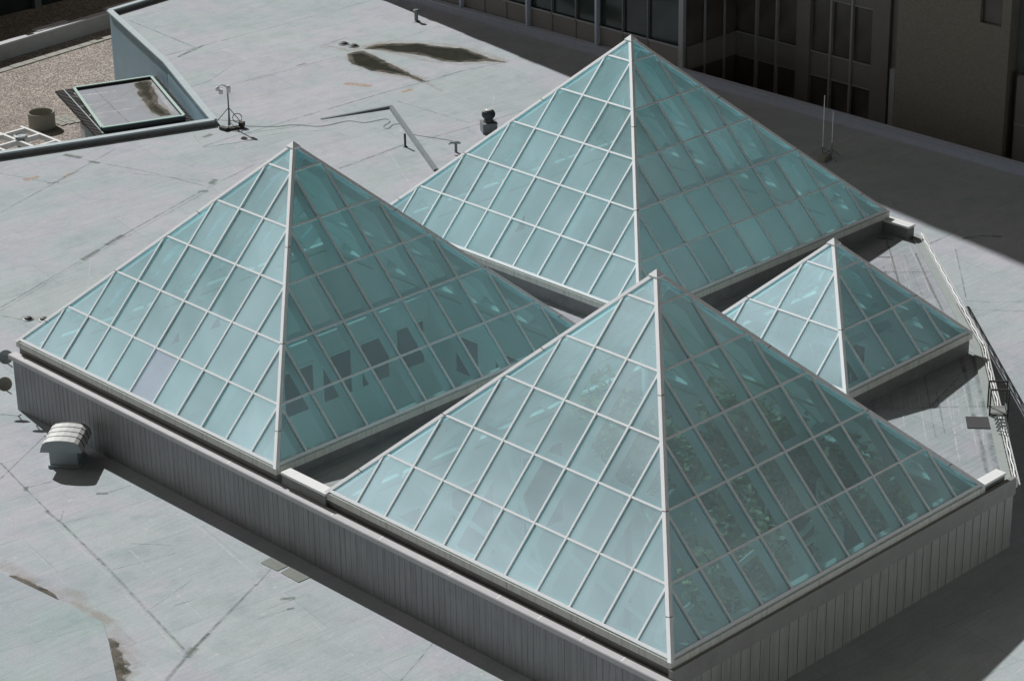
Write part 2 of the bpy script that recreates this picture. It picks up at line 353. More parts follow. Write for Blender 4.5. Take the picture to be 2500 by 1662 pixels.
# ------------------------------------------------------------------ setting: roof sheet with seams
RZ = -2.9; DZ = -0.6
def loopface(loops, z, holes_z=None):
    """flat sheet with holes from closed 2D loops"""
    bm = bmesh.new(); edges = []
    for lp in loops:
        vs = [bm.verts.new((x, y, z)) for x, y in lp]
        edges += [bm.edges.new((vs[i], vs[(i+1) % len(vs)])) for i in range(len(vs))]
    bmesh.ops.triangle_fill(bm, use_beauty=True, use_dissolve=False, edges=edges, normal=(0,0,1))
    vs = [tuple(v.co) for v in bm.verts]; bm.verts.index_update()
    fs = [tuple(v.index for v in f.verts) for f in bm.faces]; bm.free()
    return vs, fs
def strips(name, items, z, mats, parent=None):
    """items: (material index, width, [points]); each a flat ribbon with UVs"""
    me = bpy.data.meshes.new(name); bm = bmesh.new(); uvl = bm.loops.layers.uv.new('UVMap')
    for k, (mi, wd, pts) in enumerate(items):
        P = []
        for i in range(len(pts)-1):
            a, b = Vector(pts[i]).to_3d(), Vector(pts[i+1]).to_3d(); n = max(1, int((b-a).length/1.2)) if len(pts) == 2 else 1
            for j in range(n): P.append(a.lerp(b, j/n))
        P.append(Vector(pts[-1]).to_3d())
        zz = z + 0.0006*(k % 7)
        rows = []
        for i, p in enumerate(P):
            d = (P[min(i+1, len(P)-1)]-P[max(i-1, 0)]).normalized(); c = Vector((-d.y, d.x, 0))
            jw = wd*(.8+.5*noise.noise(Vector((p.x*.9, p.y*.9, k))))
            jo = c*wd*.25*noise.noise(Vector((p.x*.5, p.y*.5, k+9)))
            rows.append((bm.verts.new((p+jo+c*jw/2).to_tuple()[:2]+(zz,)), bm.verts.new((p+jo-c*jw/2).to_tuple()[:2]+(zz,))))
        for i in range(len(rows)-1):
            f = bm.faces.new((rows[i][1], rows[i+1][1], rows[i+1][0], rows[i][0])); f.material_index = mi
            for l, uv in zip(f.loops, ((i, 0), (i+1, 0), (i+1, 1), (i, 1))): l[uvl].uv = uv
    bm.to_mesh(me); bm.free()
    for mt in mats: me.materials.append(mt)
    o = bpy.data.objects.new(name, me); col.objects.link(o)
    if parent is not None: setpar(o, parent)
    return o
GX, GY = .073, .078
def g(x, y): return (x+GX, y+GY)
# podium outline (deck)
POD = [(-7.95,-7.80), (9.38,-7.80), (17.95,-.32), (25.72,8.45), (25.72,25.95), (-7.95,25.95)]
court = [(-30,64.8), (7.84,50.8), (18.2,47.05), (22.45,56.6), (26.3,67.15), (33.5,67.9)]
court = [g(*c) for c in court]
roof_outer = [(-60,-60), (40.05,-60), (40.05,68.6), court[5], court[4], court[3], court[2], court[1], court[0], (-60, 76)]
vs, fs = loopface([roof_outer, POD], RZ)
b = MB(); b.add(vs, fs); roof = b.build('roof', M['roof']); tag(roof, 'large pale grey flat membrane roof around the glass pyramids', 'roof', kind='structure')
S = 0; W = 1; H = 2; R_ = 3; D_ = 4
def gl(*pts): return [g(*p) for p in pts]
seams = [
 (S,.16,gl((26.4,65.4),(25.73,58.25))), (S,.14,gl((23.7,58.37),(30,58.2),(38.67,58.08))), (S,.12,gl((20.8,51.64),(24.5,51.45),(30.1,51.13))),
 (S,.10,gl((32,51.2),(37.9,51.2))), (S,.26,gl((27.4,51.55),(28.1,51.5))), (S,.20,gl((18.3,44.8),(23.38,44.69),(28.16,44.55),(30.67,44.3),(33,44.26))),
 (S,.10,gl((33,44.26),(36.1,43.54))), (S,.12,gl((27.14,42.99),(27.3,37.72))), (S,.16,gl((15.8,44.8),(18.2,44.9),(20.5,43.9),(23.6,43.0))),
 (W,.14,gl((30.32,44.26),(29.89,41.36),(29.36,38.67))), (H,.5,gl((30.4,44.4),(29.9,42.5))), (H,.8,gl((31.0,47.0),(30.3,44.2))), (H,1.2,gl((29.6,48.6),(30.2,46.2),(30.6,44.6))),
 (H,.8,gl((32.2,51.6),(34.2,50.9),(35.6,48.6),(36.1,46.4),(35.8,43.6))), (H,.5,gl((32.6,49.8),(33.0,47.0),(33.6,45.2),(35.2,44.0))),
 (S,.14,gl((23.6,37.54),(27.8,37.15),(30.5,37.1))), (S,.24,gl((18.29,37.43),(22.83,37.65))), (W,.10,gl((21.58,37.46),(20.16,35.03),(19.12,33.17))),
 (W,.12,gl((31.6,40.3),(29.6,38.4))), (S,.12,gl((31.0,53.4),(32.7,53.5))), (S,.10,gl((31.0,53.4),(31.19,51.45))), (H,1.6,gl((30.4,53.1),(31.6,51.4),(33.6,51.3))), 
 (R_,.9,gl((27.9,45.9),(27.3,47.3))), (R_,.55,gl((29.0,43.9),(28.3,43.9))), (R_,.6,gl((6.8,47.3),(7.6,47.2))), (R_,.4,gl((8.3,46.2),(9.0,46.4))),
 (S,.12,gl((10.27,48.96),(10.68,46.9),(11.53,44.23),(12.3,40.3))), (S,.10,gl((12.52,47.72),(9.35,46.55),(7.5,45.95))), (D_,.5,gl((10.2,48.9),(10.6,47.9))), (D_,.45,gl((10.6,47.2),(10.8,46.6))),
 (S,.12,gl((3.56,44.44),(7.52,45.84),(9.45,46.44))), (S,.12,gl((6.57,48.95),(7.49,45.98))), (D_,.3,gl((7.3,46.1),(7.8,45.8))),
 (S,.15,gl((-2.82,34.88),(3.13,36.96),(5.55,37.83),(11.75,39.82),(15.93,40.89))), (D_,.5,gl((2.7,36.8),(4.0,37.25))), (D_,.45,gl((4.5,37.45),(5.8,37.9))),
 (S,.09,gl((-3.2,34.5),(3.0,36.7),(6,37.7),(12,39.65))), (D_,.6,gl((12.6,40.3),(13.2,40.7))), (D_,.6,gl((11.6,39.9),(12.0,39.6))), (S,.10,gl((11.0,44.2),(12.9,40.4))),
 (W,.08,gl((3.3,36.9),(1.2,34.2),(-.5,31.8))), (S,.10,gl((-3.32,34.14),(-2.9,33.0))), (H,.8,gl((-2.9,33.3),(-2.0,31.9))),
 (W,.10,gl((16.38,46.47),(15.67,44.71))), (S,.08,gl((15.67,44.71),(17.77,43.77))), (S,.07,gl((16.4,46.4),(15.7,44.7),(18.2,43.7))),
 (D_,.5,gl((16.6,45.9),(17.2,46.0))), (D_,.35,gl((24,57.6),(26.3,58.3))), (S,.09,gl((20.8,52.8),(22.6,53.0),(25.2,54.3))), (S,.07,gl((18.6,44.0),(20.6,43.0),(21.6,42.1),(21.7,40.6))),
 # lower left
 (S,.09,gl((-11.84,21.38),(-8.63,23.21))), (S,.10,gl((-8.75,26.0),(-8.31,25.33))), (S,.12,gl((-11.09,22.5),(-11.64,20.07),(-12.08,18.01))), (D_,.3,gl((-11.5,20.2),(-11.75,19.9))),
 (S,.09,gl((-11.62,20.1),(-10.29,19.77))), (S,.10,gl((-9.95,17.7),(-8.84,17.52))), (D_,.28,gl((-10.1,17.9),(-9.8,17.6))),
 (S,.20,gl((-12.10,18.12),(-12.29,16.91),(-13.15,12.9),(-14.57,6.69))), (W,.07,gl((-12.5,16.9),(-13.4,12.6),(-14.75,6.8))), (S,.18,gl((-14.57,6.69),(-10.24,8.61))), (S,.22,gl((-16.06,5.92),(-14.57,6.69),(-13.3,7.25))), (D_,.45,gl((-14.75,6.55),(-14.2,6.85))),
 (S,.07,gl((-12.26,16.89),(-11.08,16.59))), (S,.07,gl((-12.17,17.14),(-11.67,17.67))), (W,.05,gl((-13.77,17.54),(-14.7,13.22),(-15.1,11.0))), (W,.05,gl((-12.9,18.8),(-13.77,17.54))),
 (W,.09,gl((-11.65,14.2),(-12.2,11.6))), (W,.08,gl((-12.3,10.9),(-12.91,8.1))), (W,.10,gl((-8.95,14.1),(-9.35,11.8),(-9.87,9.07))), (W,.06,gl((-15.85,7.73),(-16.11,5.97))),
 (S,.07,gl((-17.48,12.92),(-18.39,8.32))), (S,.06,gl((-18.64,9.85),(-15.74,9.05))), (S,.09,gl((-10.29,8.55),(-9.25,9.07))), (S,.09,gl((-10.94,.64),(-8.67,1.6))), (S,.06,gl((-10.45,6.55),(-11.64,6.78))), 
 (S,.07,gl((-13.6,9.6),(-12.3,9.3))), (S,.06,gl((-11.5,14.0),(-10.6,12.9))), (W,.04,gl((-10.38,6.18),(-11.24,1.48))), (W,.05,gl((-9.37,3.74),(-9.75,2.48))), (D_,.3,gl((-10.3,7.3),(-9.9,7.0))), (D_,.22,gl((-10.6,6.6),(-10.35,6.5))),
 (H,1.0,gl((-15.5,16.2),(-15.25,14.0),(-15.05,12.3),(-15.15,11.2),(-15.15,10.0),(-15.6,8.8),(-16.3,7.2))), (H,.5,gl((-15.35,12.4),(-15.2,11.2),(-15.1,10.1))),
 (W,.05,gl((-17.49,12.55),(-18.41,11.05))), (W,.04,gl((-17.63,11.9),(-18.36,10.63))), (S,.06,gl((-17.69,11.19),(-18.71,11.09))), (S,.06,gl((-17.13,9.64),(-16.66,10.5))),
 (S,.06,gl((-13.0,12.9),(-10.8,12.3))), (S,.05,gl((-13.9,9.8),(-11.6,10.4))), (S,.05,gl((-11.2,7.1),(-9.6,6.9))),
 # right side
 (S,.20,gl((29.82,10.79),(31.09,10.78),(32.24,10.91))), (D_,.3,gl((31.4,10.1),(32.3,9.7),(32.8,9.0))), (S,.10,gl((25.7,5.9),(26.4,4.9),(27.35,4.03))), (S,.10,gl((25.1,5.1),(26.49,3.43))),
 (S,.10,gl((30.2,9.6),(25.9,5.9))), (W,.06,gl((31.0,10.4),(28.2,8.0))),
]
o = strips('roof_seams', seams, RZ+.004, [M['seam'], M['seamw'], M['halo'], M['rust'], M['damp']])
tag(o, 'lap seams, scuffs and water marks on the pale roof membrane', 'roof seams', kind='structure')
# raised tapered membrane pad bottom left: a slightly higher sheet with its edge step
step = gl((-15.8,15.6),(-15.74,14.94),(-15.5,12.45),(-15.44,11.36),(-15.34,10.21),(-15.98,9.01),(-17.13,7.02),(-18.2,5.2),(-26,9),(-22,24))
b = MB(); zt = RZ+.03; b.hexa if 0 else None
vv = [(x,y,RZ+.002) for x,y in step]+[(x,y,zt) for x,y in step]; n = len(step)
b.add(vv, [tuple(range(n,2*n))]+[(i,(i+1)%n,n+(i+1)%n,n+i) for i in range(n)])
o = b.build('raised_roof_area', membrane('raised membrane', (.365,.43,.455), .25, 1.5)); tag(o, 'slightly raised tapered area of roof membrane', 'roof', kind='structure')

# court floor and far ground
b = MB(); b.add([(-80,45,-7),(60,45,-7),(60,140,-7),(-80,140,-7)], [(0,1,2,3)]); o = b.build('gravel', M['gravel']); tag(o, 'brown gravel floor of the sunken court', 'gravel', kind='structure')
b = MB(); b.add([(-900,-900,-14),(900,-900,-14),(900,900,-14),(-900,900,-14)], [(0,1,2,3)]); o = b.build('ground', M['ifloor']); tag(o, 'street ground far below', 'ground', kind='structure')
# court walls of corrugated metal with flashing rim
cw = thing('court_wall', 'blue grey ribbed metal wall with pale flashing rim around the sunken gravel court', 'wall', (*court[2], -7))
b = MB()
for i in range(5):
    a, c = Vector((*court[i],0)), Vector((*court[i+1],0)); d = (c-a); L = d.length; d.normalize(); nrm = Vector((-d.y, d.x, 0))
    if i >= 4: nrm = nrm
    k = int(L/.22)
    for j in range(k):
        p0 = a+d*(j*.22); p1 = a+d*(j*.22+.13)
        b.bar((p0.x,p0.y,-7),(p1.x,p1.y,-7),nrm,.001,0,0) if 0 else None
        q0 = p0+nrm*.0; q1 = p1+nrm*.0
        b.hexa([(q0.x,q0.y,-7),(q1.x,q1.y,-7),(q1.x+nrm.x*.04,q1.y+nrm.y*.04,-7),(q0.x+nrm.x*.04,q0.y+nrm.y*.04,-7)],
               [(q0.x,q0.y,RZ+.2),(q1.x,q1.y,RZ+.2),(q1.x+nrm.x*.04,q1.y+nrm.y*.04,RZ+.2),(q0.x+nrm.x*.04,q0.y+nrm.y*.04,RZ+.2)])
    q = a-nrm*.12; e = c-nrm*.12
    b.hexa([(q.x,q.y,-7),(e.x,e.y,-7),(c.x,c.y,-7),(a.x,a.y,-7)], [(q.x,q.y,RZ+.22),(e.x,e.y,RZ+.22),(c.x,c.y,RZ+.22),(a.x,a.y,RZ+.22)])
b.build('siding', M['siding_b'], cw)
b = MB()
for i in range(5):
    a, c = Vector((*court[i],0)), Vector((*court[i+1],0)); d = (c-a).normalized(); nrm = Vector((-d.y, d.x, 0))
    ex = .04 if i != 2 else -.02
    b.bar((a.x-d.x*ex*0,a.y,RZ+.22+.001*i), (c.x,c.y,RZ+.22+.001*i), (0,0,1), .36, 0, .09)
b.build('rim_flashing', M['rim'], cw)
b = MB()
for i in (0,1,4):
    a, c = Vector((*court[i],0)), Vector((*court[i+1],0)); d = (c-a).normalized(); nrm = Vector((-d.y, d.x, 0))
    q = a-nrm*.155; e = c-nrm*.155
    b.hexa([(q.x,q.y,RZ),(e.x,e.y,RZ),(e.x+nrm.x*.03,e.y+nrm.y*.03,RZ),(q.x+nrm.x*.03,q.y+nrm.y*.03,RZ)], [(q.x,q.y,RZ+.218),(e.x,e.y,RZ+.218),(e.x+nrm.x*.03,e.y+nrm.y*.03,RZ+.218),(q.x+nrm.x*.03,q.y+nrm.y*.03,RZ+.218)])
b.build('inner_flashing', M['upstand'], cw)

# ------------------------------------------------------------------ podium
pod = thing('podium', 'low grey ribbed metal roof podium carrying the four glass pyramids', 'podium', (9, 9, RZ))
PYR = {'F': (0,0,0,7.70,6,1.4), 'L': (-.05,18.04,.0,7.70,6,1.4), 'T': (17.52,17.45,.25,7.70,6,1.4), 'S': (13.53,3.44,.25,3.72,3,1.488)}
holes = []
for k,(cx,cy,cz,hb,n_,p_) in PYR.items():
    q = hb-.35; holes.append([(cx-q,cy-q),(cx+q,cy-q),(cx+q,cy+q),(cx-q,cy+q)])
vs, fs = loopface([POD]+holes, DZ); b = MB(); b.add(vs, fs); deck = b.build('deck', M['deck'], pod)
dk = [(S,.12,[(11.2,-.9),(13.89,-3.45)]), (S,.12,[(12.55,-2.04),(15.2,-1.3)]), (S,.3,[(25.4,8.3),(23.1,5.7),(19.0,1.3),(17.6,-.35)]), (S,.5,[(17.5,-.3),(9.8,-6.95)]), (S,.26,[(17.2,.1),(9.6,-6.6)]),
 (S,.14,[(20.76,7.74),(22.98,5.4)]), (D_,.5,[(20.9,7.6),(21.6,6.8)]), (S,.10,[(22.7,8.0),(24.18,6.96)]), (D_,.45,[(22.6,8.2),(23.0,7.7)]), (D_,.5,[(24.3,9.5),(24.6,8.9)]),
 (D_,.16,[(24.3,9.0),(22.6,7.4),(20.4,5.3)]), (W,.05,[(23.6,8.4),(19.8,4.8)]), (W,.05,[(23.9,8.0),(20.4,4.6)]), (W,.04,[(22.8,6.2),(20.2,3.4)]), (W,.05,[(14.8,-2.6),(11.2,-5.3)]), (W,.04,[(15.3,-2.9),(11.8,-5.6)]), (W,.04,[(13.6,-2.2),(10.2,-4.9)]),
 (H,.5,[(-6.9,9.2),(-5.0,8.0)]), (S,.10,[(9.4,17.6),(9.0,12.5)]), (D_,.15,[(24.0,7.3),(19.6,2.6)])]
ddir = Vector((.69,.724)); dn_ = Vector((.724,-.69))
rd = random.Random(3)
for k in range(22):
    o0 = Vector((25.2,8.2))-dn_*(.35+.36*k); a0 = rd.uniform(.3,2.5)+.25*k; ln = rd.uniform(2.5,7)
    p0 = o0-ddir*a0; p1 = o0-ddir*(a0+ln); dk.append((rd.choice((W,W,S)), rd.uniform(.05,.13), [tuple(p0),tuple(p1)]))
for k in range(22):
    o0 = Vector((17.2,-.9))-Vector((-.657,.753))*-(.35+.34*k)*1.0; o0 = Vector((17.0,-1.2))+Vector((-.657,.753))*(.3+.34*k); a0 = rd.uniform(.3,3); ln = rd.uniform(2,6)
    p0 = o0-Vector((.753,.657))*a0; p1 = o0-Vector((.753,.657))*(a0+ln); dk.append((rd.choice((W,W,S)), rd.uniform(.05,.13), [tuple(p0),tuple(p1)]))
b = MB()
for (p_,q_) in ((POD[1],POD[2]),(POD[2],POD[3])):
    a_ = Vector((*p_,0)); c_ = Vector((*q_,0)); d_ = (c_-a_).normalized(); nn = Vector((-d_.y,d_.x,0))*.16
    b.bar((a_.x+nn.x,a_.y+nn.y,DZ+.001),(c_.x+nn.x,c_.y+nn.y,DZ+.001),(0,0,1),.30,0,.06+.001*p_[0]/20)
b.build('edge_lip', M['lip'], pod)
ds = strips('deck_seams', dk, DZ+.004, [M['seam'], M['seamw'], M['halo'], M['rust'], M['damp']], pod); ds['kind'] = 'stuff'
# ribbed walls
def ribbed(mb, a, c, z0, z1, pitch=.42, rw=.05, out=.035, gap=.0):
    a = Vector((*a,0)); c = Vector((*c,0)); d = (c-a).normalized(); L = (c-a).length; nrm = Vector((d.y,-d.x,0))
    k = int(L/pitch)
    t = .1
    q = a-nrm*t; e = c-nrm*t
    mb.hexa([(q.x,q.y,z0),(e.x,e.y,z0),(c.x,c.y,z0),(a.x,a.y,z0)], [(q.x,q.y,z1),(e.x,e.y,z1),(c.x,c.y,z1),(a.x,a.y,z1)])
    for j in range(1, k+1):
        p0 = a+d*(j*L/(k+1)-rw/2); p1 = a+d*(j*L/(k+1)+rw/2)
        mb.hexa([(p0.x,p0.y,z0+.003),(p1.x,p1.y,z0+.003),(p1.x+nrm.x*out,p1.y+nrm.y*out,z0+.003),(p0.x+nrm.x*out,p0.y+nrm.y*out,z0+.003)],
                [(p0.x,p0.y,z1-.003),(p1.x,p1.y,z1-.003),(p1.x+nrm.x*out,p1.y+nrm.y*out,z1-.003),(p0.x+nrm.x*out,p0.y+nrm.y*out,z1-.003)])
b = MB(); ribbed(b, (-7.97,25.95), (-7.97,-7.84), RZ, DZ-.02, .27, .10, .009); b.build('wall_siding', M['siding'], pod)
b = MB(); ribbed(b, (-7.84,-7.83), (9.38,-7.83), RZ, -.86, .46, .03, .02); b.build('wall_siding', weathered('grey green metal siding', (.34,.36,.34), .08, .6, 1.5, (.15,.15,.135), streaky=True, dirtamt=.4), pod)
b = MB()
for i in (1,2,3,4): ribbed(b, POD[i], POD[i+1], RZ, DZ-.02, .46, .03, .02)
b.build('wall_siding', M['siding'], pod)
# fascia band on the front right wall, gutter ledge and coping on the left wall
b = MB(); b.box(-7.84, 9.40, -7.90, -7.74, -.86, -.22); b.build('fascia', M['fascia'], pod)
b = MB()
b.box(-8.14, -7.80, -7.98, 25.95, -.60, -.50); b.box(-8.16,-8.13,-7.98,25.95,-.68,-.515)
for y in [-6.1,-4.4,-2.6,-.8,1.4,4.7,7.1,12.6]: b.bar((-8.12,y,-.4995),(-7.83,y+.07,-.4995),(0,0,1),.05,0,.004,1)
b.build('coping', [M['coping'], M['white']], pod)
b = MB(); b.box(9.40,9.5,-7.9,-7.75,-.62,-.3); b.build('corner_flashing', M['curb'], pod)
# white parapet blocks between the pyramids
for nm, bx, lb in [('parapet_block', (-7.86,-7.42,7.66,9.98), 'white coping block between the left and the front pyramid'),
                   ('parapet_block', (7.78,9.07,-7.70,-7.28), 'white coping block at the right corner of the front pyramid'),
                   ('parapet_block', (24.92,25.42,8.40,9.74), 'white coping block at the right corner of the rear pyramid')]:
    b = MB(); x0,x1,y0,y1 = bx; b.box(x0,x1,y0,y1,-.09,0.0); b.box(x0+.03,x1-.03,y0+.03,y1-.03,DZ+.002,-.092,1)  # slate-dark body under the white cap: shade of the sides put into the colour
    o = b.build(nm, [M['white'],M['upstand']], origin=((x0+x1)/2,(y0+y1)/2,DZ)); tag(o, lb, 'parapet block', 'white coping blocks on the podium')

# ------------------------------------------------------------------ glass pyramids
SLOPE = 1.0083
def pyramid(key, label):
    cx, cy, cz, hb, NR, pw = PYR[key]
    base = Vector((cx, cy, cz)); t = thing('glass_pyramid', label, 'skylight', (cx, cy, cz), 'pyramid skylights on the podium')
    hmax = hb; apexz = hb*SLOPE
    for k in range(4):
        R = Matrix.Rotation(-k*PI/2, 3, 'Z') if False else Matrix.Rotation(k*PI/2, 3, 'Z')
        def P(h, u, off=0):
            n = Vector((-SLOPE,0,1)).normalized() if False else Vector((-1*SLOPE/math.hypot(1,SLOPE),0,1/math.hypot(1,SLOPE)))
            v = Vector((-h, u, (hb-h)*SLOPE)) + n*off
            return base + R @ v
        n = R @ Vector((-SLOPE/math.hypot(1,SLOPE),0,1/math.hypot(1,SLOPE)))
        hs_ = [(i+.5)*pw for i in range(NR)]; hs_[-1] = hb
        # sill: bottom bar of this side
        b = MB(); b.bar(P(hb-.05,-hb+.05), P(hb-.05,hb-.05), n, .10, .0, .07)
        side = b.build('side_frame', M['frame'], t, origin=P(hb,0))
        # transoms
        for i in range(NR-1):
            h = hs_[i]; b = MB(); b.bar(P(h,-h+.06), P(h,h-.06), n, .070, .0, .055); b.build('transom', M['frame'], side, origin=P(h,0))
        # mullions
        us = []
        for i in range(NR-1): us += [-hs_[i], hs_[i]]
        for u in us:
            b = MB(); b.bar(P(abs(u)+.05,u), P(hb-.06,u), n, .070, .002, .062); b.build('mullion', M['frame'], side, origin=P(hb,u))
            b = MB(); b.bar(P(abs(u)+.22,u), P(hb-.12,u), n, .13, -.46, -.035); b.build('rafter', M['rafter'], side, origin=P(hb,u))
        # ring beam inside
        for fr in ((.62,) if NR == 6 else (.68,)):
            h = hb*fr; b = MB(); b.bar(P(h,-h+.30,-.42), P(h,h-.30,-.42), n, .34, -.10, 0); b.build('ring_beam', M['rafter'], side, origin=P(h,0))
        # panes
        lo = 0.0
        for i in range(NR):
            h0, h1 = (0.0 if i == 0 else hs_[i-1]), hs_[i]
            cuts = [-h0]+[] if 0 else []
            inner = sorted(u for u in us if abs(u) <= h0+1e-6)
            cols = []
            if i == 0: polys = [[(h0,0),(h1,-h1),(h1,h1)]]
            else:
                polys = [[(h0,-h0),(h1,-h1),(h1,-h0)], [(h0,h0),(h1,h0),(h1,h1)]]
                for a_, c_ in zip(inner[:-1], inner[1:]): polys.append([(h0,a_),(h1,a_),(h1,c_),(h0,c_)])
            for pj, poly in enumerate(polys):
                b = MB(); m_ = len(poly)
                cc = sum((P(h,u) for h,u in poly), Vector())/m_
                tilt = Vector((random.uniform(-1,1), random.uniform(-1,1), 0))*.010
                top = []; bot = []
                for h,u in poly:
                    dz = (h-(h0+h1)/2)*tilt.x + (u-poly[0][1])*tilt.y
                    top.append(P(h,u,.002+dz)); bot.append(P(h,u,-.026+dz))
                b.add(top+bot, [tuple(range(m_))]); b.f += [tuple(range(2*m_-1,m_-1,-1))]+[(j,(j+1)%m_,m_+(j+1)%m_,m_+j) for j in range(m_)]; b.m += [1]*(m_+1)
                odd = (key == 'L' and k == 0 and i == 5 and -.2 < 0 and abs(poly[0][1]+.7) < .1 and m_ == 4)
                b.build('glass_pane', [M['glass_odd'] if odd else M['glass'], M['glass_in']], side, origin=cc)
    # hips
    for k in range(4):
        a = k*PI/2; R = Matrix.Rotation(a, 3, 'Z')
        nl = Vector((-SLOPE,0,1)).normalized(); nr = Vector((0,-SLOPE,1)).normalized()
        def Q(h, which, lat, off):
            # corner (-h,-h); faces -x and -y
            v = Vector((-h,-h,(hb-h)*SLOPE))
            if which == 'l': v = v + Vector((0,lat,0)) + nl*off
            elif which == 'r': v = v + Vector((lat,0,0)) + nr*off
            else: v = v + (nl+nr).normalized()*off
            return base + R @ v
        b = MB(); h0, h1 = hb+.06, .10
        sec = lambda h: [Q(h,'m',0,.088), Q(h,'l',.10,.07), Q(h,'l',.10,.0), Q(h,'m',0,-.03), Q(h,'r',.10,.0), Q(h,'r',.10,.07)]
        A_, B_ = sec(h0), sec(h1)
        b.add(A_+B_, [tuple(range(6))[::-1], tuple(range(6,12))]+[(j,(j+1)%6,6+(j+1)%6,6+j) for j in range(6)])
        for fr in ((.34,.64,.9) if NR == 6 else (.6,)):
            ha, hb_ = hb*fr, hb*fr-.016
            sec2 = lambda h: [Q(h,'m',0,.092), Q(h,'l',.105,.075), Q(h,'l',.105,.0), Q(h,'m',0,-.03), Q(h,'r',.105,.0), Q(h,'r',.105,.075)]
            A_, B_ = sec2(ha), sec2(hb_)
            b.add(A_+B_, [tuple(range(6))[::-1], tuple(range(6,12))]+[(j,(j+1)%6,6+(j+1)%6,6+j) for j in range(6)], 1)
        b.build('hip_cap', [M['frame'], M['seal']], t, origin=Q(hb,'m',0,0))
        b = MB(); b.bar(Q(hb-.15,'m',0,-.30), Q(.35,'m',0,-.30), R@((nl+nr).normalized()), .16, -.22, .12); b.build('hip_rafter', M['rafter'], t, origin=Q(hb,'m',0,-.3))
    # apex cap
    b = MB(); z0 = cz+apexz-.09; s_ = .19
    b.add([(cx-s_,cy-s_,z0),(cx+s_,cy-s_,z0),(cx+s_,cy+s_,z0),(cx-s_,cy+s_,z0),(cx-s_,cy-s_,z0+.05),(cx+s_,cy-s_,z0+.05),(cx+s_,cy+s_,z0+.05),(cx-s_,cy+s_,z0+.05),(cx,cy,z0+.25)],
          [(3,2,1,0),(0,1,5,4),(1,2,6,5),(2,3,7,6),(3,0,4,7),(4,5,8),(5,6,8),(6,7,8),(7,4,8)])
    b.build('apex_cap', M['frame'], t, origin=(cx,cy,z0))
    # curb and upstand rings
    def ring(mb, o_, i_, z0, z1, mi=0):
        mb.box(cx-o_,cx+o_,cy-o_,cy-i_,z0,z1,mi); mb.box(cx-o_,cx+o_,cy+i_,cy+o_,z0,z1,mi)
        mb.box(cx-o_,cx-i_,cy-i_,cy+i_,z0,z1,mi); mb.box(cx+i_,cx+o_,cy-i_,cy+i_,z0,z1,mi)
    b = MB(); ring(b, hb+.075, hb-.24, cz-.24, cz+.005)
    step_ = pw*2
    q = -hb+1.2
    while q < hb:
        for s1 in (-1,1):
            b.box(cx+s1*(hb+.075)-.002 if s1<0 else cx+hb+.075-.002, cx+s1*(hb+.075)+.002, cy+q-.008, cy+q+.008, cz-.235, cz, 1)
            b.box(cx+q-.008, cx+q+.008, cy+s1*(hb+.075)-.002, cy+s1*(hb+.075)+.002, cz-.235, cz, 1)
        q += step_
    b.build('curb', [M['curb'], M['seal']], t, origin=(cx,cy,cz-.24))
    zu = DZ+.001
    if cz-.24 > zu:
        b = MB(); ring(b, hb+.0, hb-.22, zu, cz-.242); b.build('upstand', M['upstand'], t, origin=(cx,cy,zu))
    return t
pyramid('F', 'large glass pyramid in front with green foliage behind its panes')
pyramid('L', 'large glass pyramid at the left corner of the podium with dark openings seen inside')
pyramid('T', 'large glass pyramid at the back, nearest to the shaded building')
pyramid('S', 'smallest glass pyramid, standing between the rear and the front one')

# atrium shafts below each pyramid
for key, (cx,cy,cz,hb,NR,pw) in PYR.items():
    q = hb-.36; ZB = -7.0 if key == 'F' else -5.6; th = .12
    b = MB()
    zt = DZ-.01
    b.box(cx-q-th,cx-q,cy-q-th,cy+q+th,ZB,zt); b.box(cx+q,cx+q+th,cy-q-th,cy+q+th,ZB,zt)
    b.box(cx-q,cx+q,cy-q-th,cy-q,ZB,zt); b.box(cx-q,cx+q,cy+q,cy+q+th,ZB,zt)
    b.build('atrium_wall', M['iw'], pod)
    b = MB(); b.box(cx-q,cx+q,cy-q,cy+q,ZB-.2,ZB); b.build('atrium_floor', M['iw'], pod)
    b = MB(); r1_, r2_ = hb-.24, hb-.62
    for (xa,xb,ya,yb) in ((-r1_,r1_,-r1_,-r2_),(-r1_,r1_,r2_,r1_),(-r1_,-r2_,-r2_,r2_),(r2_,r1_,-r2_,r2_)): b.box(cx+xa,cx+xb,cy+ya,cy+yb,cz-.22,cz-.14)
    b.build('inner_sill', M['rafter'], pod)
    # lining between deck and glass
    b = MB(); r = hb-.25
    b.box(cx-r,cx-r+.05,cy-r,cy+r,zt,cz-.03); b.box(cx+r-.05,cx+r,cy-r,cy+r,zt,cz-.03); b.box(cx-r+.05,cx+r-.05,cy-r,cy-r+.05,zt,cz-.03); b.box(cx-r+.05,cx+r-.05,cy+r-.05,cy+r,zt,cz-.03)
    b.build('atrium_lining', M['iw'], pod)
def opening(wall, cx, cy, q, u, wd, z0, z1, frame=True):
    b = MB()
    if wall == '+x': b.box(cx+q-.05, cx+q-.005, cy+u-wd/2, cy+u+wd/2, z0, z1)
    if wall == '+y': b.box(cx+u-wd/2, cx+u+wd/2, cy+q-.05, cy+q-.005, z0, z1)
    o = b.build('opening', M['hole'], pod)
    b = MB(); t_ = .08; X0,X1 = (q-.09, q-.004)
    def fb(u0,u1,za,zb):
        if wall == '+x': b.box(cx+X0,cx+X1,cy+u0,cy+u1,za,zb)
        else: b.box(cx+u0,cx+u1,cy+X0,cy+X1,za,zb)
    fb(u-wd/2-t_,u-wd/2,z0-t_,z1+t_); fb(u+wd/2,u+wd/2+t_,z0-t_,z1+t_); fb(u-wd/2,u+wd/2,z0-t_,z0); fb(u-wd/2,u+wd/2,z1,z1+t_)
    b.build('opening_frame', M['rafter'], o)
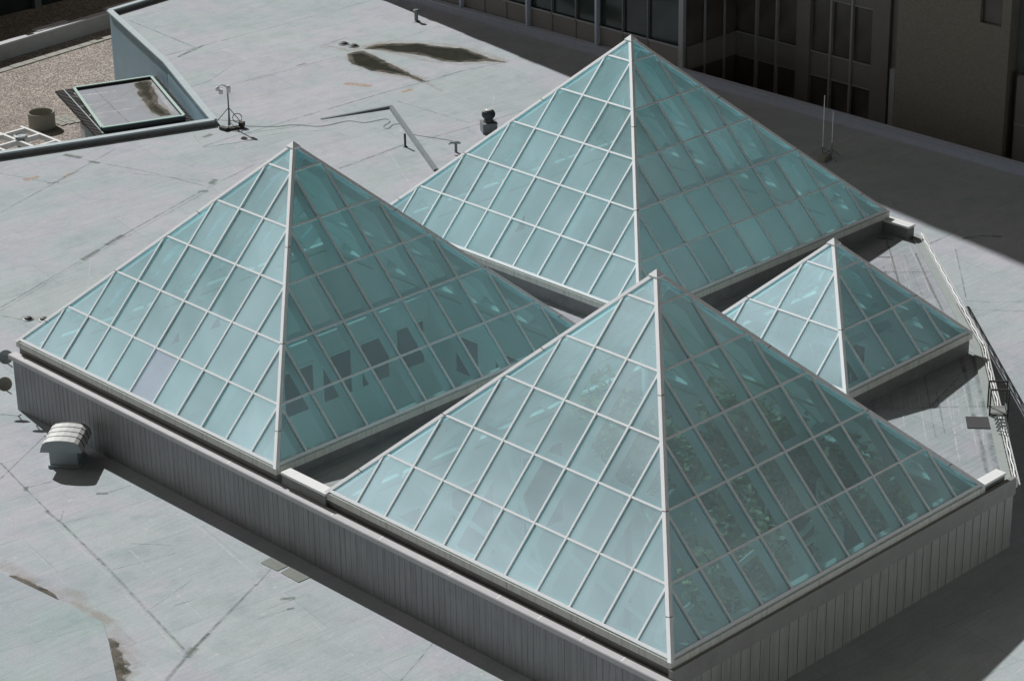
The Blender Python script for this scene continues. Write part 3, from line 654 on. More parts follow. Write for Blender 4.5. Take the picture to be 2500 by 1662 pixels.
cx,cy,cz,hb,_,_ = PYR['L']; q = hb-.36
b = MB(); b.box(-.6,7.28,19.05,19.2,-5.6,-.75); b.build('partition', M['iw'], pod)
for u in (.35,2.3,4.3,6.2): opening('+y',.0,19.05-7.34,7.34,u,1.45,-3.6,-1.75)
for u in (-.9,1.2): opening('+y',cx,cy,q,u,.7,-2.2,-1.4)
for u in (-3.6,-1.3): opening('+x',cx,cy,q,u,1.3,-3.6,-2.0)

cx,cy,cz,hb,_,_ = PYR['T']; q = hb-.36
for u in (-4,.5): opening('+y',cx,cy,q,u,.8,-2.6,-1.6)
cx,cy,cz,hb,_,_ = PYR['F']; q = hb-.36
for u in (-5,-1.5,2): opening('+y',cx,cy,q,u,2.0,-5.0,-1.8)
for u in (-3.5,0,3.5): opening('+x',cx,cy,q,u,2.2,-5.0,-1.9)
cx,cy,cz,hb,_,_ = PYR['S']; q = hb-.36
for u in (-1.4,1.4): opening('+x',cx,cy,q,u,1.2,-4.0,-1.6)

t_ = [o for o in col.objects if o.name == 'glass_pyramid'][0]
for sx_ in (-1,1):
    for sy_ in (-1,1):
        b = MB(); x_, y_ = 2.6*sx_, 2.6*sy_
        b.tube([(x_,y_,-7),(x_,y_,-3.2)], .14, 8)
        b.tube([(x_,y_,-3.3),(5.9*sx_,5.9*sy_,.6)], .11, 8); b.tube([(x_,y_,-3.3),(5.9*sx_,1.4*sy_,.7)], .10, 8); b.tube([(x_,y_,-3.3),(1.4*sx_,5.9*sy_,.7)], .10, 8)
        b.build('branching_column', M['rafter'], t_, origin=(x_,y_,-7))
# indoor trees under the front pyramid
def tree(x, y, zb, zt, r, mt, label):
    t = thing('indoor_tree', label, 'tree', (x,y,zb), 'trees inside the front pyramid')
    b = MB(); b.tube([(x,y,zb),(x+.1,y,zb+(zt-zb)*.4),(x,y+.15,zt-r*.8)], [.16,.12,.07], 8)
    for i in range(6):
        a = i*1.05; b.tube([(x,y,zt-r*1.5+i*.1),(x+math.cos(a)*r*.7,y+math.sin(a)*r*.7,zt-r*.6+i*.1)], [.05,.02], 5)
    b.build('trunk', M['bark'], t, origin=(x,y,zb))
    b = MB()
    cl = [(Vector((random.gauss(0,.5)*r, random.gauss(0,.5)*r, random.uniform(-.8,.2)*r)), random.uniform(.35,.6)*r) for _ in range(11)]
    for c_, rr in cl:
        for _ in range(120):
            d = Vector((random.gauss(0,1),random.gauss(0,1),random.gauss(0,1))).normalized()*rr*random.uniform(.6,1.0)
            p = Vector((x,y,zt-r*.3))+c_+d; s_ = random.uniform(.12,.26)
            e1 = Vector((random.gauss(0,1),random.gauss(0,1),random.gauss(0,.6))).normalized()*s_; e2 = e1.cross(Vector((random.gauss(0,1),random.gauss(0,1),1))).normalized()*s_*.5
            b.add([p-e1,p-e2,p+e1,p+e2],[(0,1,2,3)])
    b.build('crown', mt, t, origin=(x,y,zt-r*.3))
tree(2.6,-2.6,-7,1.9,2.4,M['leaf'],'bushy dark green tree inside the front pyramid, seen through the middle of its right side')
tree(5.0,-4.6,-7,.5,1.9,M['leaf2'],'pale green tree inside the front pyramid, closest to its right corner')
tree(-.8,-4.4,-7,.9,2.1,M['leaf2'],'pale green tree inside the front pyramid, closest to its front corner')
tree(.6,1.8,-7,2.2,2.2,M['leaf'],'tallest dark green tree, in the middle of the front pyramid')
tree(4.8,.8,-7,1.0,2.0,M['leaf2'],'pale green tree deep inside the front pyramid behind its right side')

# ------------------------------------------------------------------ things on the podium and around it
# cable tray along the cut edge
ct = thing('cable_tray', 'white ladder-like cable tray along the slanted right edge of the podium', 'cable tray', (17.9,-.3,DZ))
def off(p, q, d):
    a, c = Vector((*p,0)), Vector((*q,0)); dr = (c-a).normalized(); return Vector((dr.y,-dr.x,0))*d
segs = [(POD[1],POD[2]),(POD[2],POD[3])]
b = MB()
for (p,q_) in segs:
    for d_,z_ in ((.05,-.57),(.22,-.57)):
        o_ = off(p,q_,d_); b.bar((p[0]+o_.x,p[1]+o_.y,z_),(q_[0]+o_.x,q_[1]+o_.y,z_),(0,0,1),.04,0,.06)
b.build('rail', M['vent'], ct)
for (p,q_) in segs:
    L = (Vector(q_)-Vector(p)).length; n = int(L/.75)
    for i in range(n):
        t_ = (i+.5)/n; x = p[0]+(q_[0]-p[0])*t_; y = p[1]+(q_[1]-p[1])*t_; o1 = off(p,q_,.0); o2 = off(p,q_,.22)
        b = MB(); b.bar((x+o1.x,y+o1.y,-.55),(x+o2.x,y+o2.y,-.55),(0,0,1),.022,0,.02); b.build('rung', M['white'], ct, origin=(x,y,-.5))
b = MB()
for (p,q_) in segs:
    pts = []
    for i in range(40):
        t_ = i/39; o_ = off(p,q_,.14+.02*math.sin(i*1.7)); pts.append((p[0]+(q_[0]-p[0])*t_+o_.x, p[1]+(q_[1]-p[1])*t_+o_.y, -.53+.006*math.sin(i*2.3)))
    b.tube(pts, .028, 6)
b.build('cable', M['white'], ct, smooth=True)
# access ladder with two hoops
ld = thing('access_ladder', 'dark steel roof access ladder with two raised hoop handrails', 'ladder', (14.3,-3.7,RZ))
e_out = Vector((.657,-.753,0)); e_al = Vector((.753,.657,0))
def hoop(c, h, wd):
    b = MB(); a = Vector((*c,DZ)); q2 = a+e_out*wd
    up_ = Vector((0,0,h)); n_ = e_al
    for p_, r_ in ((a,a+up_),(q2+Vector((0,0,-1.2)),q2+up_),(a+up_,q2+up_),(a+Vector((0,0,.12)),q2+Vector((0,0,.12)))): b.bar(p_, r_, n_, .055, -.03, .03)
    b.build('handrail', M['dark'], ld, origin=a)
hoop((13.72,-3.66),1.12,.64); hoop((13.24,-4.08),1.08,.64)
b = MB()
P1 = Vector((13.72,-3.66,0))+e_out*.62; P2 = Vector((13.24,-4.08,0))+e_out*.62
for i in range(8): z_ = RZ+.3+i*.32; b.bar((P1.x,P1.y,z_),(P2.x,P2.y,z_),(0,0,1),.04,0,.04)
b.build('rungs', M['galv'], ld)
for P_ in (P1,P2):
    b = MB(); b.bar((P_.x,P_.y,RZ),(P_.x,P_.y,-.5),e_al,.06,-.02,.02); b.build('stile', M['galv'], ld, origin=(P_.x,P_.y,RZ))
b = MB()
for i in range(7):
    c_ = Vector((13.72,-3.66,DZ+.10)).lerp(Vector((13.24,-4.08,DZ+.10)), i/6); b.bar(c_, c_+e_out*.6, (0,0,1), .03, 0, .05)
b.build('step_grating', M['vent'], ld)
# conduit pieces beside ladder
b = MB()
for i in range(4): 
    c_ = Vector((12.9,-4.55,-.46))-e_al*(.28*i); b.tube([c_,c_+Vector((.05,-.1,.22)),c_+e_out*.35+Vector((0,0,.18)),c_+e_out*.42+Vector((0,0,-.2))],.035,6)
o = b.build('pipe_cluster', M['galv'], origin=(12.7,-4.8,DZ)); tag(o, 'small cluster of bent grey pipes on the podium edge beside the ladder', 'pipes')
b = MB(); c_ = ((12.66+12.51)/2, (-3.46-4.71)/2)
b.hexa([(12.51,-4.71,DZ+.006),(13.21,-4.10,DZ+.006),(12.66,-3.46,DZ+.006),(11.95,-4.06,DZ+.006)], [(12.51,-4.71,DZ+.03),(13.21,-4.10,DZ+.03),(12.66,-3.46,DZ+.03),(11.95,-4.06,DZ+.03)])
o = b.build('roof_pad', M['mat'], origin=(12.6,-4.1,DZ)); tag(o, 'square charcoal pad lying on the podium deck by the ladder', 'roof pad')
# satellite dishes at the left corner
for (x,y,z,lb,mt) in [(-8.0,26.35,-.80,'upper round dish fixed behind the left corner of the podium',M['ventb']), (-8.2,26.3,-1.86,'lower round dish on a bracket behind the left corner of the podium',M['concrete'])]:
    t = thing('satellite_dish', lb, 'dish', (x,y,z), 'round dishes at the podium corner')
    b = MB(); prof = [(.0,0),(.12,.015),(.22,.05),(.27,.09),(.28,.10),(.27,.10),(.2,.06),(.1,.03),(.0,.015)]
    b.lathe((0,0,0), prof, 24, close=False)
    o = b.build('reflector', mt, None, smooth=True); o.rotation_euler = (math.radians(60), 0, math.radians(-40)); o.parent = t
    b = MB(); b.tube([(x,y,z),(x+.05,y+.02,z-.3),(x+.18,y-.1,z-.45)], .025, 6); b.tube([(x,y,z),(x-.1,y-.22,z+.06)],.012,5)
    b.build('bracket', M['galv'], t, origin=(x,y,z))
# green repair pads by the wall
for k, pts in enumerate([[(-9.22,9.64),(-8.75,9.69),(-8.72,8.80),(-9.19,8.80)], [(-9.18,8.62),(-8.72,8.68),(-8.68,7.66),(-9.19,7.68)]]):
    pts = [g(*p) for p in pts]; b = MB(); b.hexa([(x,y,RZ+.01) for x,y in pts], [(x,y,RZ+.018) for x,y in pts])
    o = b.build('roof_pad', M['pad'], origin=(*pts[0],RZ)); tag(o, ['green grey walkway pad by the podium wall, the one farther from the camera','green grey walkway pad by the podium wall, the one nearer to the camera'][k], 'roof pad', 'green grey pads by the wall')
# hooded vent
E2 = Vector((.66,-.75,0)).normalized(); E1 = Vector((.75,.66,0)).normalized()
fc = (Vector((-10.02,20.92,0))+Vector((-9.27,20.08,0)))/2; vc = fc+E1*.55
t = thing('hooded_roof_vent', 'pale hooded exhaust vent with dark ribs across its hood, beside the podium wall', 'vent', (vc.x,vc.y,RZ))
b = MB(); b.obox(vc, E2, E1, 1.16, 1.16, RZ+.0, RZ+.12); b.build('base_flange', M['ventb'], t)
b = MB(); b.obox(vc, E2, E1, 1.04, 1.04, RZ+.12, RZ+.66); b.build('body', M['ventb'], t)
b = MB(); b.obox(vc, E2, E1, 1.22, 1.22, RZ+.66, RZ+.80); b.build('collar', M['galv'], t)
prof = [(-.78,.0),(-.74,.16),(-.66,.34),(-.52,.43),(-.25,.475),(0,.49),(.25,.475),(.52,.43),(.66,.34),(.74,.16),(.78,.0)]
def ext(mb, c, prof, d0, d1, z0, mi=0, sc_=1.0):
    A_ = [c+E2*(u*sc_)+E1*d0+Vector((0,0,z0+z_*sc_)) for u,z_ in prof]; B_ = [c+E2*(u*sc_)+E1*d1+Vector((0,0,z0+z_*sc_)) for u,z_ in prof]
    n = len(prof); mb.add(A_+B_, [tuple(range(n))[::-1], tuple(range(n,2*n))]+[(j,j+1,n+j+1,n+j) for j in range(n-1)]+[(n-1,0,n,2*n-1)], mi)
b = MB(); ext(b, vc, prof, -.78, -.76, RZ+.74, 1); ext(b, vc, prof, -.76, .80, RZ+.741, 0); b.build('hood', [M['vent'], M['ventb']], t)
for d_ in (-.36,.02,.40,.76):
    b = MB(); ext(b, vc, prof, d_-.025, d_+.025, RZ+.741, 0, 1.012); b.build('hood_rib', M['dark'], t)
# antenna masts in the shade
for k,(x,y,zt,lb) in enumerate([(35.69,21.56,.21,'taller thin white antenna rod in the shaded roof strip'),(35.75,21.05,-.49,'shorter thin white antenna rod in the shaded roof strip')]):
    t = thing('antenna', lb, 'antenna', (x,y,RZ), 'thin antenna rods in the shade')
    b = MB(); b.tube([(x,y,RZ+.8 if k else RZ+.5),(x,y,zt)], .022, 6); b.build('rod', M['white'], t, origin=(x,y,RZ))
    b = MB(); b.tube([(x,y,RZ+.02),(x,y,RZ+.8 if k else RZ+.5)], .03, 6)
    for a in (0,2.1,4.2): b.tube([(x,y,RZ+.5),(x+.6*math.cos(a),y+.6*math.sin(a),RZ+.03)], .02, 5)
    b.build('stand', M['galv'], t, origin=(x,y,RZ))
b = MB(); b.obox((35.35,21.2,0),(1,.3,0),(-.3,1,0),.8,.35,RZ+.003,RZ+.22); o = b.build('ballast_block', M['concrete'], origin=(35.35,21.2,RZ), bevel=.02); tag(o, 'low concrete ballast block at the feet of the antenna rods', 'ballast block')

# roof drains, pipes
def gp(x,y): q = g(x,y); return q
def pipe(name, x, y, h, r, capr, label, cat, mt=None):
    x,y = gp(x,y); b = MB(); b.lathe((x,y,RZ), [(r*2.2,0.003),(r*2.0,.03),(r,.06),(r,h-.12),(capr,h-.12),(capr,h),(capr*.8,h+.03)], 20)
    o = b.build(name, mt or M['galv'], origin=(x,y,RZ), smooth=False); tag(o, label, cat); return o
pipe('vent_pipe', 37.6, 52.95, .68, .11, .16, 'short capped vent pipe standing at the edge of the big shadow', 'vent pipe')
pipe('vent_pipe', 22.62, 37.4, .66, .055, .058, 'thin dark upright pipe beside the raised curb strip', 'vent pipe', M['dark'])
for k,(x,y,lb) in enumerate([(31.84,52.70,'left one of two round roof drains by the upper puddles'),(31.95,51.97,'right one of two round roof drains by the upper puddles'),
                   (-2.74,32.95,'left one of two small round drains beside the left pyramid'),(-2.32,32.42,'right one of two small round drains beside the left pyramid')]):
    x,y = gp(x,y); rr = .24 if k < 2 else .17
    t = thing('roof_drain', lb, 'roof drain', (x,y,RZ), 'round roof drains')
    b = MB(); b.lathe((x,y,RZ), [(rr*1.35,.004),(rr*1.3,.03),(rr,.04)], 20); b.build('flange', M['galv'], t, origin=(x,y,RZ))
    b = MB(); b.lathe((x,y,RZ), [(rr,.035),(rr*.92,.07),(rr*.7,.11),(rr*.3,.13)], 16); b.build('strainer_dome', M['dark'], t, origin=(x,y,RZ))
# gooseneck pipe with two taps
x,y = gp(23.80,34.98); t = thing('hose_bib', 'grey standpipe with a crosswise tap head, left of the rear pyramid', 'standpipe', (x,y,RZ))
b = MB(); b.tube([(x,y,RZ),(x,y,RZ+.45)], .07, 10); b.build('pipe', M['galv'], t, origin=(x,y,RZ))
b = MB(); b.tube([(x-.28,y+.22,RZ+.42),(x-.2,y+.18,RZ+.5),(x+.06,y-.02,RZ+.5),(x+.2,y-.12,RZ+.45)], [.04,.07,.08,.05], 8); b.build('tap_head', M['ventb'], t, origin=(x,y,RZ+.45))
# turbine ventilator
F2 = Vector((.85,-.53,0)).normalized(); F1 = Vector((.53,.85,0)).normalized()
c0 = Vector((*gp(26.55,35.9),0)); vc = c0+F2*.36+F1*.36
t = thing('turbine_ventilator', 'round turbine ventilator on a square dark box, left of the rear pyramid', 'ventilator', (vc.x,vc.y,RZ))
b = MB(); b.obox(vc,F2,F1,.74,.74,RZ,RZ+.5); b.build('box', M['galv'], t)
b = MB(); b.obox(vc,F2,F1,.78,.78,RZ+.5,RZ+.53); b.build('box_lid', M['galv'], t)
b = MB(); b.lathe((vc.x,vc.y,RZ), [(.30,.53),(.24,.62),(.20,.72)], 24, close=False); b.build('neck', M['dgalv'], t)
b = MB(); nfin = 20
for j in range(nfin):
    a = 2*PI*j/nfin; pts = [(.19,.70),(.29,.76),(.345,.88),(.345,.97),(.29,1.09),(.16,1.16)]
    L_ = []
    for r_,z_ in pts: L_.append(Vector((vc.x+r_*math.cos(a), vc.y+r_*math.sin(a), RZ+z_)))
    R__ = [Vector((vc.x+(r_-.03)*math.cos(a+.22), vc.y+(r_-.03)*math.sin(a+.22), RZ+z_)) for r_,z_ in pts]
    for i in range(len(pts)-1): b.add([L_[i],L_[i+1],R__[i+1],R__[i]], [(0,1,2,3)])
b.lathe((vc.x,vc.y,RZ), [(.14,.70),(.24,.78),(.29,.9),(.24,1.05),(.12,1.14)], 20)
b.build('turbine_head', M['dgalv'], t)
b = MB(); b.lathe((vc.x,vc.y,RZ), [(.17,1.13),(.17,1.16),(.10,1.19)], 16); b.build('top_cap', M['vent'], t)
# raised expansion curb: two legs meeting in a corner
b = MB()
pp = [Vector((*gp(*p),RZ)) for p in ((21.0,44.2),(22.5,43.72),(26.22,42.42),(21.30,33.70))]
def ridge(mb, p, q_, w0, w1, h, h0=None):
    d = (q_-p).normalized(); c_ = Vector((-d.y,d.x,0)); h0 = h if h0 is None else h0
    mb.hexa([p-c_*w0, q_-c_*w0, q_+c_*w0, p+c_*w0], [p-c_*w1+Vector((0,0,h0)), q_-c_*w1+Vector((0,0,h)), q_+c_*w1+Vector((0,0,h)), p+c_*w1+Vector((0,0,h0))])
ridge(b, pp[1], pp[2], .13, .08, .13, .03); ridge(b, pp[2]+Vector((.0,.06,0)), pp[3], .16, .09, .12)
o = b.build('expansion_curb', M['galv'], origin=tuple(pp[2])); tag(o, 'low raised grey roof curb bent to a corner beside the rear pyramid', 'roof curb')
# cables on the roof
def smoothpts(P_, n=5):
    out = []
    for i in range(len(P_)-1):
        p0 = P_[max(i-1,0)]; p1 = P_[i]; p2 = P_[i+1]; p3 = P_[min(i+2,len(P_)-1)]
        for j in range(n):
            t_ = j/n; out.append(.5*((2*p1)+(-p0+p2)*t_+(2*p0-5*p1+4*p2-p3)*t_*t_+(-p0+3*p1-3*p2+p3)*t_**3))
    out.append(P_[-1]); return out
for pts, lb in [([(18.9,46.0),(19.48,45.22),(20.24,44.41),(20.97,44.0),(21.6,42.95),(22.22,42.66),(23.26,42.42),(23.66,41.61),(24.72,41.3),(24.65,40.81),(23.91,40.48),(23.84,40.07),(24.42,40.31),(24.74,40.09),(24.5,39.4)],'long thin dark cable winding over the roof from the tripod mast'),
                ([(24.3,39.2),(24.16,38.63),(24.2,38.1),(24.61,36.94),(24.75,36.07),(23.9,35.2)],'short thin dark cable running from the roof curb to the standpipe')]:
    P_ = smoothpts([Vector((*gp(*p),RZ+.025)) for p in pts]); b = MB(); b.tube(P_, .013, 5); o = b.build('cable', M['galv'], origin=tuple(P_[0]), smooth=True); tag(o, lb, 'cable')
# tripod mast with two floodlights
x,y = gp(18.6,46.27)
t = thing('tripod_mast', 'tripod mast with white floodlight heads at the corner of the sunken court', 'tripod mast', (x,y,RZ))
b = MB(); b.tube([(x,y,RZ+.05),(x,y,RZ+1.95)], [.05,.035], 8); b.build('mast', M['galv'], t, origin=(x,y,RZ))
for (dx,dy) in ((-.42,.75),(.5,-.55),(-.45,-.45),(.35,.4)):
    b = MB(); b.tube([(x,y,RZ+1.0),(x+dx,y+dy,RZ+.02)], .022, 6); b.tube([(x,y,RZ+.3),(x+dx*.72,y+dy*.72,RZ+.29)], .014, 5); b.build('leg', M['galv'], t, origin=(x,y,RZ))
r_ = Vector((.71,-.70,0))
b = MB(); c_ = Vector((x,y,RZ+2.0)); P_ = smoothpts([c_+r_*.03, c_-r_*.12+Vector((0,0,.16)), c_-r_*.34+Vector((0,0,.2)), c_-r_*.5+Vector((0,0,.08))]); b.tube(P_, .04, 8)
b.build('arm', M['white'], t, origin=c_, smooth=True)
for (d_, z_, l_) in ((.05,-.02,.40),(-.50,.0,.22),(-.34,-.16,.26)):
    b = MB(); q_ = c_+r_*d_+Vector((0,0,z_)); b.lathe((q_.x,q_.y,q_.z-l_/2), [(.06,0),(.11,.03),(.115,l_*.7),(.07,l_)], 12); b.build('lamp_head', M['white'], t, origin=q_)
b = MB(); b.obox((x-.05,y-.5,0),(1,-.4,0),(.4,1,0),.9,.34,RZ+.003,RZ+.10); b.obox((x+.3,y-.62,0),(1,.3,0),(-.3,1,0),.28,.22,RZ+.10,RZ+.3); b.obox((x-.55,y-.25,0),(1,.1,0),(-.1,1,0),.25,.5,RZ+.003,RZ+.16)
o = b.build('ballast_weights', M['dark'], t)
b = MB(); cc = Vector((x+.28,y-.3,RZ+.45)); b.tube([cc+r_*(.24*math.cos(a*.5))+Vector((0,0,.24*math.sin(a*.5))) for a in range(13)], .025, 6); b.build('cable_coil', M['galv'], t)

# puddles
def puddle(pts, z, label, jag=0.0, name='puddle', grp='puddles on the roof'):
    P_ = [Vector((x,y,0)) for x,y in pts]; out = []
    n = len(P_)
    for i in range(n):
        a, c_ = P_[i], P_[(i+1) % n]; k = max(2, int((c_-a).length/.12)); nr = Vector(((c_-a).y, -(c_-a).x, 0)).normalized()
        for j in range(k):
            p = a.lerp(c_, j/k); amp = jag*math.sin(PI*j/k)
            out.append(p+nr*amp*(noise.noise(p*2.2)*1.2+noise.noise(p*7)*.5))
    bm = bmesh.new(); vs_ = [bm.verts.new((p.x,p.y,z)) for p in out]; ed = [bm.edges.new((vs_[i],vs_[(i+1)%len(vs_)])) for i in range(len(vs_))]
    bmesh.ops.triangle_fill(bm, use_beauty=True, edges=ed, normal=(0,0,1))
    for f in bm.faces:
        if f.normal.z < 0: f.normal_flip()
    me = bpy.data.meshes.new(name); bm.to_mesh(me); bm.free(); me.materials.append(M['water'])
    o = bpy.data.objects.new(name, me); col.objects.link(o); tag(o, label, 'puddle', grp)
    ring = [(p.x,p.y) for p in out[::3]]; ring.append(ring[0])
    strips('silt_rim', [(4,.14,ring),(2,.8,ring)], z+.004, [M['seam'],M['seamw'],M['halo'],M['rust'],M['silt']], o)
    return o
ZP = RZ+.012
puddle(gl((32.04,51.13),(33,51.29),(33.96,50.55),(34.79,49.65),(35.2,48.31),(35.81,47.2),(35.74,46.24),(35.59,45.22),(35.53,44.13),(35.65,43.57),(35.25,44.44),(34.45,45.07),(33.69,45.82),(33.42,46.4),(33.49,47.35),(33.14,48.75),(32.38,50.61)), ZP, 'long curved dark puddle nearest to the big shadow', .12)
puddle(gl((31.71,50.89),(31.01,47.28),(30.32,44.26),(30.22,44.5),(30.38,45.71),(30.1,46.44),(29.89,47.36),(29.62,47.94),(29.79,48.75),(29.7,49.55),(30.23,50.43),(30.72,51.08),(31.23,51.12)), ZP, 'wedge shaped brown puddle below the two roof drains', .10)
puddle(gl((-15.68,15.09),(-15.52,14.82),(-15.47,14.45),(-15.45,13.84),(-15.34,13.37),(-15.37,12.88),(-15.5,12.45),(-15.58,12.89),(-15.69,13.68),(-15.75,14.48)), ZP, 'thin dark puddle along the raised edge, upper one at the lower left', .06)
puddle(gl((-15.8,9.31),(-15.75,8.96),(-15.84,8.67),(-16.02,8.66),(-16.05,8.21),(-16.31,8.2),(-16.26,7.87),(-16.28,7.52),(-16.45,7.6),(-16.52,7.11),(-16.83,7.15),(-16.94,6.82),(-17.2,6.4),(-17.7,6.1),(-17.13,7.02),(-16.41,8.3)), ZP, 'ragged dark puddle at the bottom edge of the roof, along the raised edge', .10)

# ------------------------------------------------------------------ sunken court contents
TZ = -3.95
cA, cB, cC, cD = [Vector((*p,0)) for p in ((14.86,52.80),(17.69,60.45),(23.09,58.50),(19.89,50.95))]
t = thing('trellis', 'dark slatted trellis under the mint framed panel in the sunken court', 'trellis', (19.7,56.9,-7))
ns = 34
for i in range(ns):
    k = i/(ns-1); a = cA.lerp(cB,k); c_ = cD.lerp(cC,k)
    b = MB(); b.bar((a.x,a.y,TZ),(c_.x,c_.y,TZ),(0,0,1),.075,-.14,0); b.build('slat', M['dark'], t, origin=(a.x,a.y,TZ))
for k in (.08,.92):
    a = cA.lerp(cD,k); c_ = cB.lerp(cC,k); b = MB(); b.tube([(a.x,a.y,TZ+.03),(c_.x,c_.y,TZ+.03)], .03, 6); b.build('rail', M['rim'], t, origin=(a.x,a.y,TZ))
    b = MB(); b.bar((a.x,a.y,TZ-.14),(c_.x,c_.y,TZ-.14),(0,0,1),.14,-.25,0); b.build('beam', M['dark'], t, origin=(a.x,a.y,TZ))
# canopy panel
q4 = [Vector((*p,0)) for p in ((18.31,59.55),(22.42,58.07),(19.54,51.36),(15.41,52.93))]
t = thing('roof_panel', 'large flat weathered panel in a mint green frame with a brown stain', 'panel', (19.8,56.7,TZ))
b = MB(); ins = [p.lerp(sum(q4,Vector())/4, .035) for p in q4]
b.hexa([(p.x,p.y,TZ+.04) for p in ins], [(p.x,p.y,TZ+.12) for p in ins]); b.build('panel', M['slab'], t)
for i in range(4):
    a, c_ = q4[i], q4[(i+1)%4]; d = (c_-a).normalized(); b = MB(); k_ = .06 if i%2 else 0; b.bar((a.x+d.x*k_,a.y+d.y*k_,TZ),(c_.x-d.x*k_,c_.y-d.y*k_,TZ),(0,0,1),.12,.01,.24,1); b.bar((a.x+d.x*k_,a.y+d.y*k_,TZ),(c_.x-d.x*k_,c_.y-d.y*k_,TZ),(0,0,1),.15,.242,.28,0); b.build('frame_bar', [M['mint'],M['dark']], t)  # bar body dark below the mint cap, carrying the sides' shade as colour
strips('panel_streaks', [(W,.30,[(17.34,58.70),(19.74,57.70)]),(W,.25,[(16.74,57.00),(19.34,56.00)]),(W,.25,[(16.34,55.40),(18.74,54.60)]),(W,.2,[(18.04,59.10),(15.84,53.40)]),(S,.10,[(19.14,58.80),(17.04,52.80)]),(S,.10,[(21.14,57.40),(16.44,55.70)]),(W,.5,[(22.04,57.40),(19.64,52.40)]),(H,.5,[(21.64,57.60),(19.54,52.50)])], TZ+.1225, [M['seam'],M['seamw'],M['halo'],M['rust'],M['damp']], t)
pud = puddle([(21.19,57.96),(21.68,58.01),(22.13,57.81),(21.24,56.23),(20.56,55.03),(19.92,54.08),(19.75,53.19),(19.36,52.29),(18.83,52.45),(18.90,53.31),(19.73,55.10),(20.28,56.43),(20.78,57.00)], TZ+.135, 'brown puddle lying on the mint framed panel', .12)
# concrete pier
b = MB(); px, py = 16.05, 56.0; b.obox((px+.55,py-.35,0),(.94,-.34,0),(.34,.94,0),1.0,.9,-7,TZ-.42); o = b.build('concrete_pier', M['wallc'], origin=(px+.5,py-.35,-7)); tag(o, 'pale concrete pier under the left side of the trellis', 'pier')
# planter ring
t = MB(); pc = (18.66,63.57,-7.0)
t.lathe(pc, [(.70,0.003),(.755,.03),(.755,.90),(.72,.93),(.66,.90),(.64,.2),(.0,.2)], 40, close=False)
o = t.build('planter_ring', M['concrete'], origin=pc, smooth=False); tag(o, 'round sandy concrete ring planter on the gravel', 'planter')
b = MB()
for i in range(3):
    for j in range(4): 
        x0 = 19.5+.44*i; y0 = 62.9+.42*j-.1*i; b.box(x0,x0+.40,y0,y0+.38,-6.998,-6.95)
o = b.build('paver', M['paver'], origin=(20,63.5,-7)); tag(o, 'small patch of concrete pavers beside the round planter', 'pavers')
# strip of pavers along the low wall
b = MB(); A0 = Vector((13.0,73.15,0)); A1 = Vector((42,75.9,0)); d = (A1-A0).normalized(); L = (A1-A0).length; n = int(L/.9)
for i in range(n):
    p = A0+d*(i*.9); q_ = A0+d*(i*.9+.86); b.bar((p.x,p.y-.15*random.random()*0-.0,-7),(q_.x,q_.y,-7),(0,0,1),.62,.002,.04+.02*random.random())
o = b.build('paver_border', M['paver'], origin=(28,74.3,-7)); tag(o, 'row of concrete pavers along the foot of the low wall', 'pavers')
# low wall
A0 = Vector((8,74.45+.0,0)); A1 = Vector((46,77.85,0)); d = (A1-A0).normalized(); 
t = thing('low_wall', 'low pale parapet wall at the far side of the gravel court', 'wall', (27,76.2,-7))
b = MB(); b.bar((A0.x,A0.y,-7),(A1.x,A1.y,-7),(0,0,1),.34,0,.95); b.build('wall', M['wallc'], t)
b = MB(); b.bar((A0.x,A0.y,-6.05),(A1.x,A1.y,-6.05),(0,0,1),.50,0,.10); b.build('coping', M['coping'], t)
for s0,s1 in ((19.2,21.8),(25.0,27.6)):
    p = A0+d*s0; q_ = A0+d*s1; b = MB(); b.bar((p.x,p.y+.35,-6.05),(q_.x,q_.y+.35,-6.05),(0,0,1),.6,-.05,.14); b.build('coping_slab', M['coping'], t)
# white lattice frame
t = thing('lattice_frame', 'white open lattice frame over the court at the left edge', 'frame', (14,59,-7))
LZ = -5.7
for x in (10.2,11.6,13.0,14.42,15.85): 
    b = MB(); b.bar((x,50.6,LZ),(x,61.35,LZ),(0,0,1),.16,-.28,0); b.build('bar', M['white'], t, origin=(x,56,LZ))
for y in (54.6,56.2,57.9,59.45,60.85): b = MB(); b.bar((6,y,LZ-.004),(15.93,y+.1,LZ-.004),(0,0,1),.16,-.28,0); b.build('bar', M['white'], t, origin=(11,y,LZ))
for (x,y) in ((10.2,61.3),(15.85,61.3),(15.85,54.0)): b = MB(); b.box(x-.07,x+.07,y-.07,y+.07,-7,LZ-.28); b.build('post', M['white'], t, origin=(x,y,-7))
# round louvred vent cap under lattice
t = thing('round_vent_cap', 'round white slotted vent cap among the lattice bars', 'vent cap', (14.95,60.0,-7))
x,y = 14.72,59.65
b = MB(); b.lathe((x,y,-7), [(.22,0),(.22,1.36)], 16); b.build('pipe', M['galv'], t)
b = MB(); b.lathe((x,y,-5.66), [(.30,0),(.36,.05),(.37,.10),(.33,.14),(.29,.10),(.0,.08)], 32, close=False); b.build('cap', M['ventb'], t)
b = MB()
for j in range(28):
    a = 2*PI*j/28; b.bar((x+.30*math.cos(a),y+.30*math.sin(a),-5.52),(x+.385*math.cos(a),y+.385*math.sin(a),-5.56),(0,0,1),.03,0,.02)
b.build('slots', M['white'], t)

# ------------------------------------------------------------------ buildings
# parapet ledge along the shaded side
t = thing('parapet', 'low slate blue parapet along the foot of the shaded building', 'parapet', (40.2,20,RZ))
b = MB(); b.box(40.05,40.38,-60,68.6,RZ-.3,RZ+.42); b.build('wall', M['slate'], t)
b = MB(); b.box(39.98,40.42,-60,68.6,RZ+.42,RZ+.50); b.build('cap', M['slate'], t)
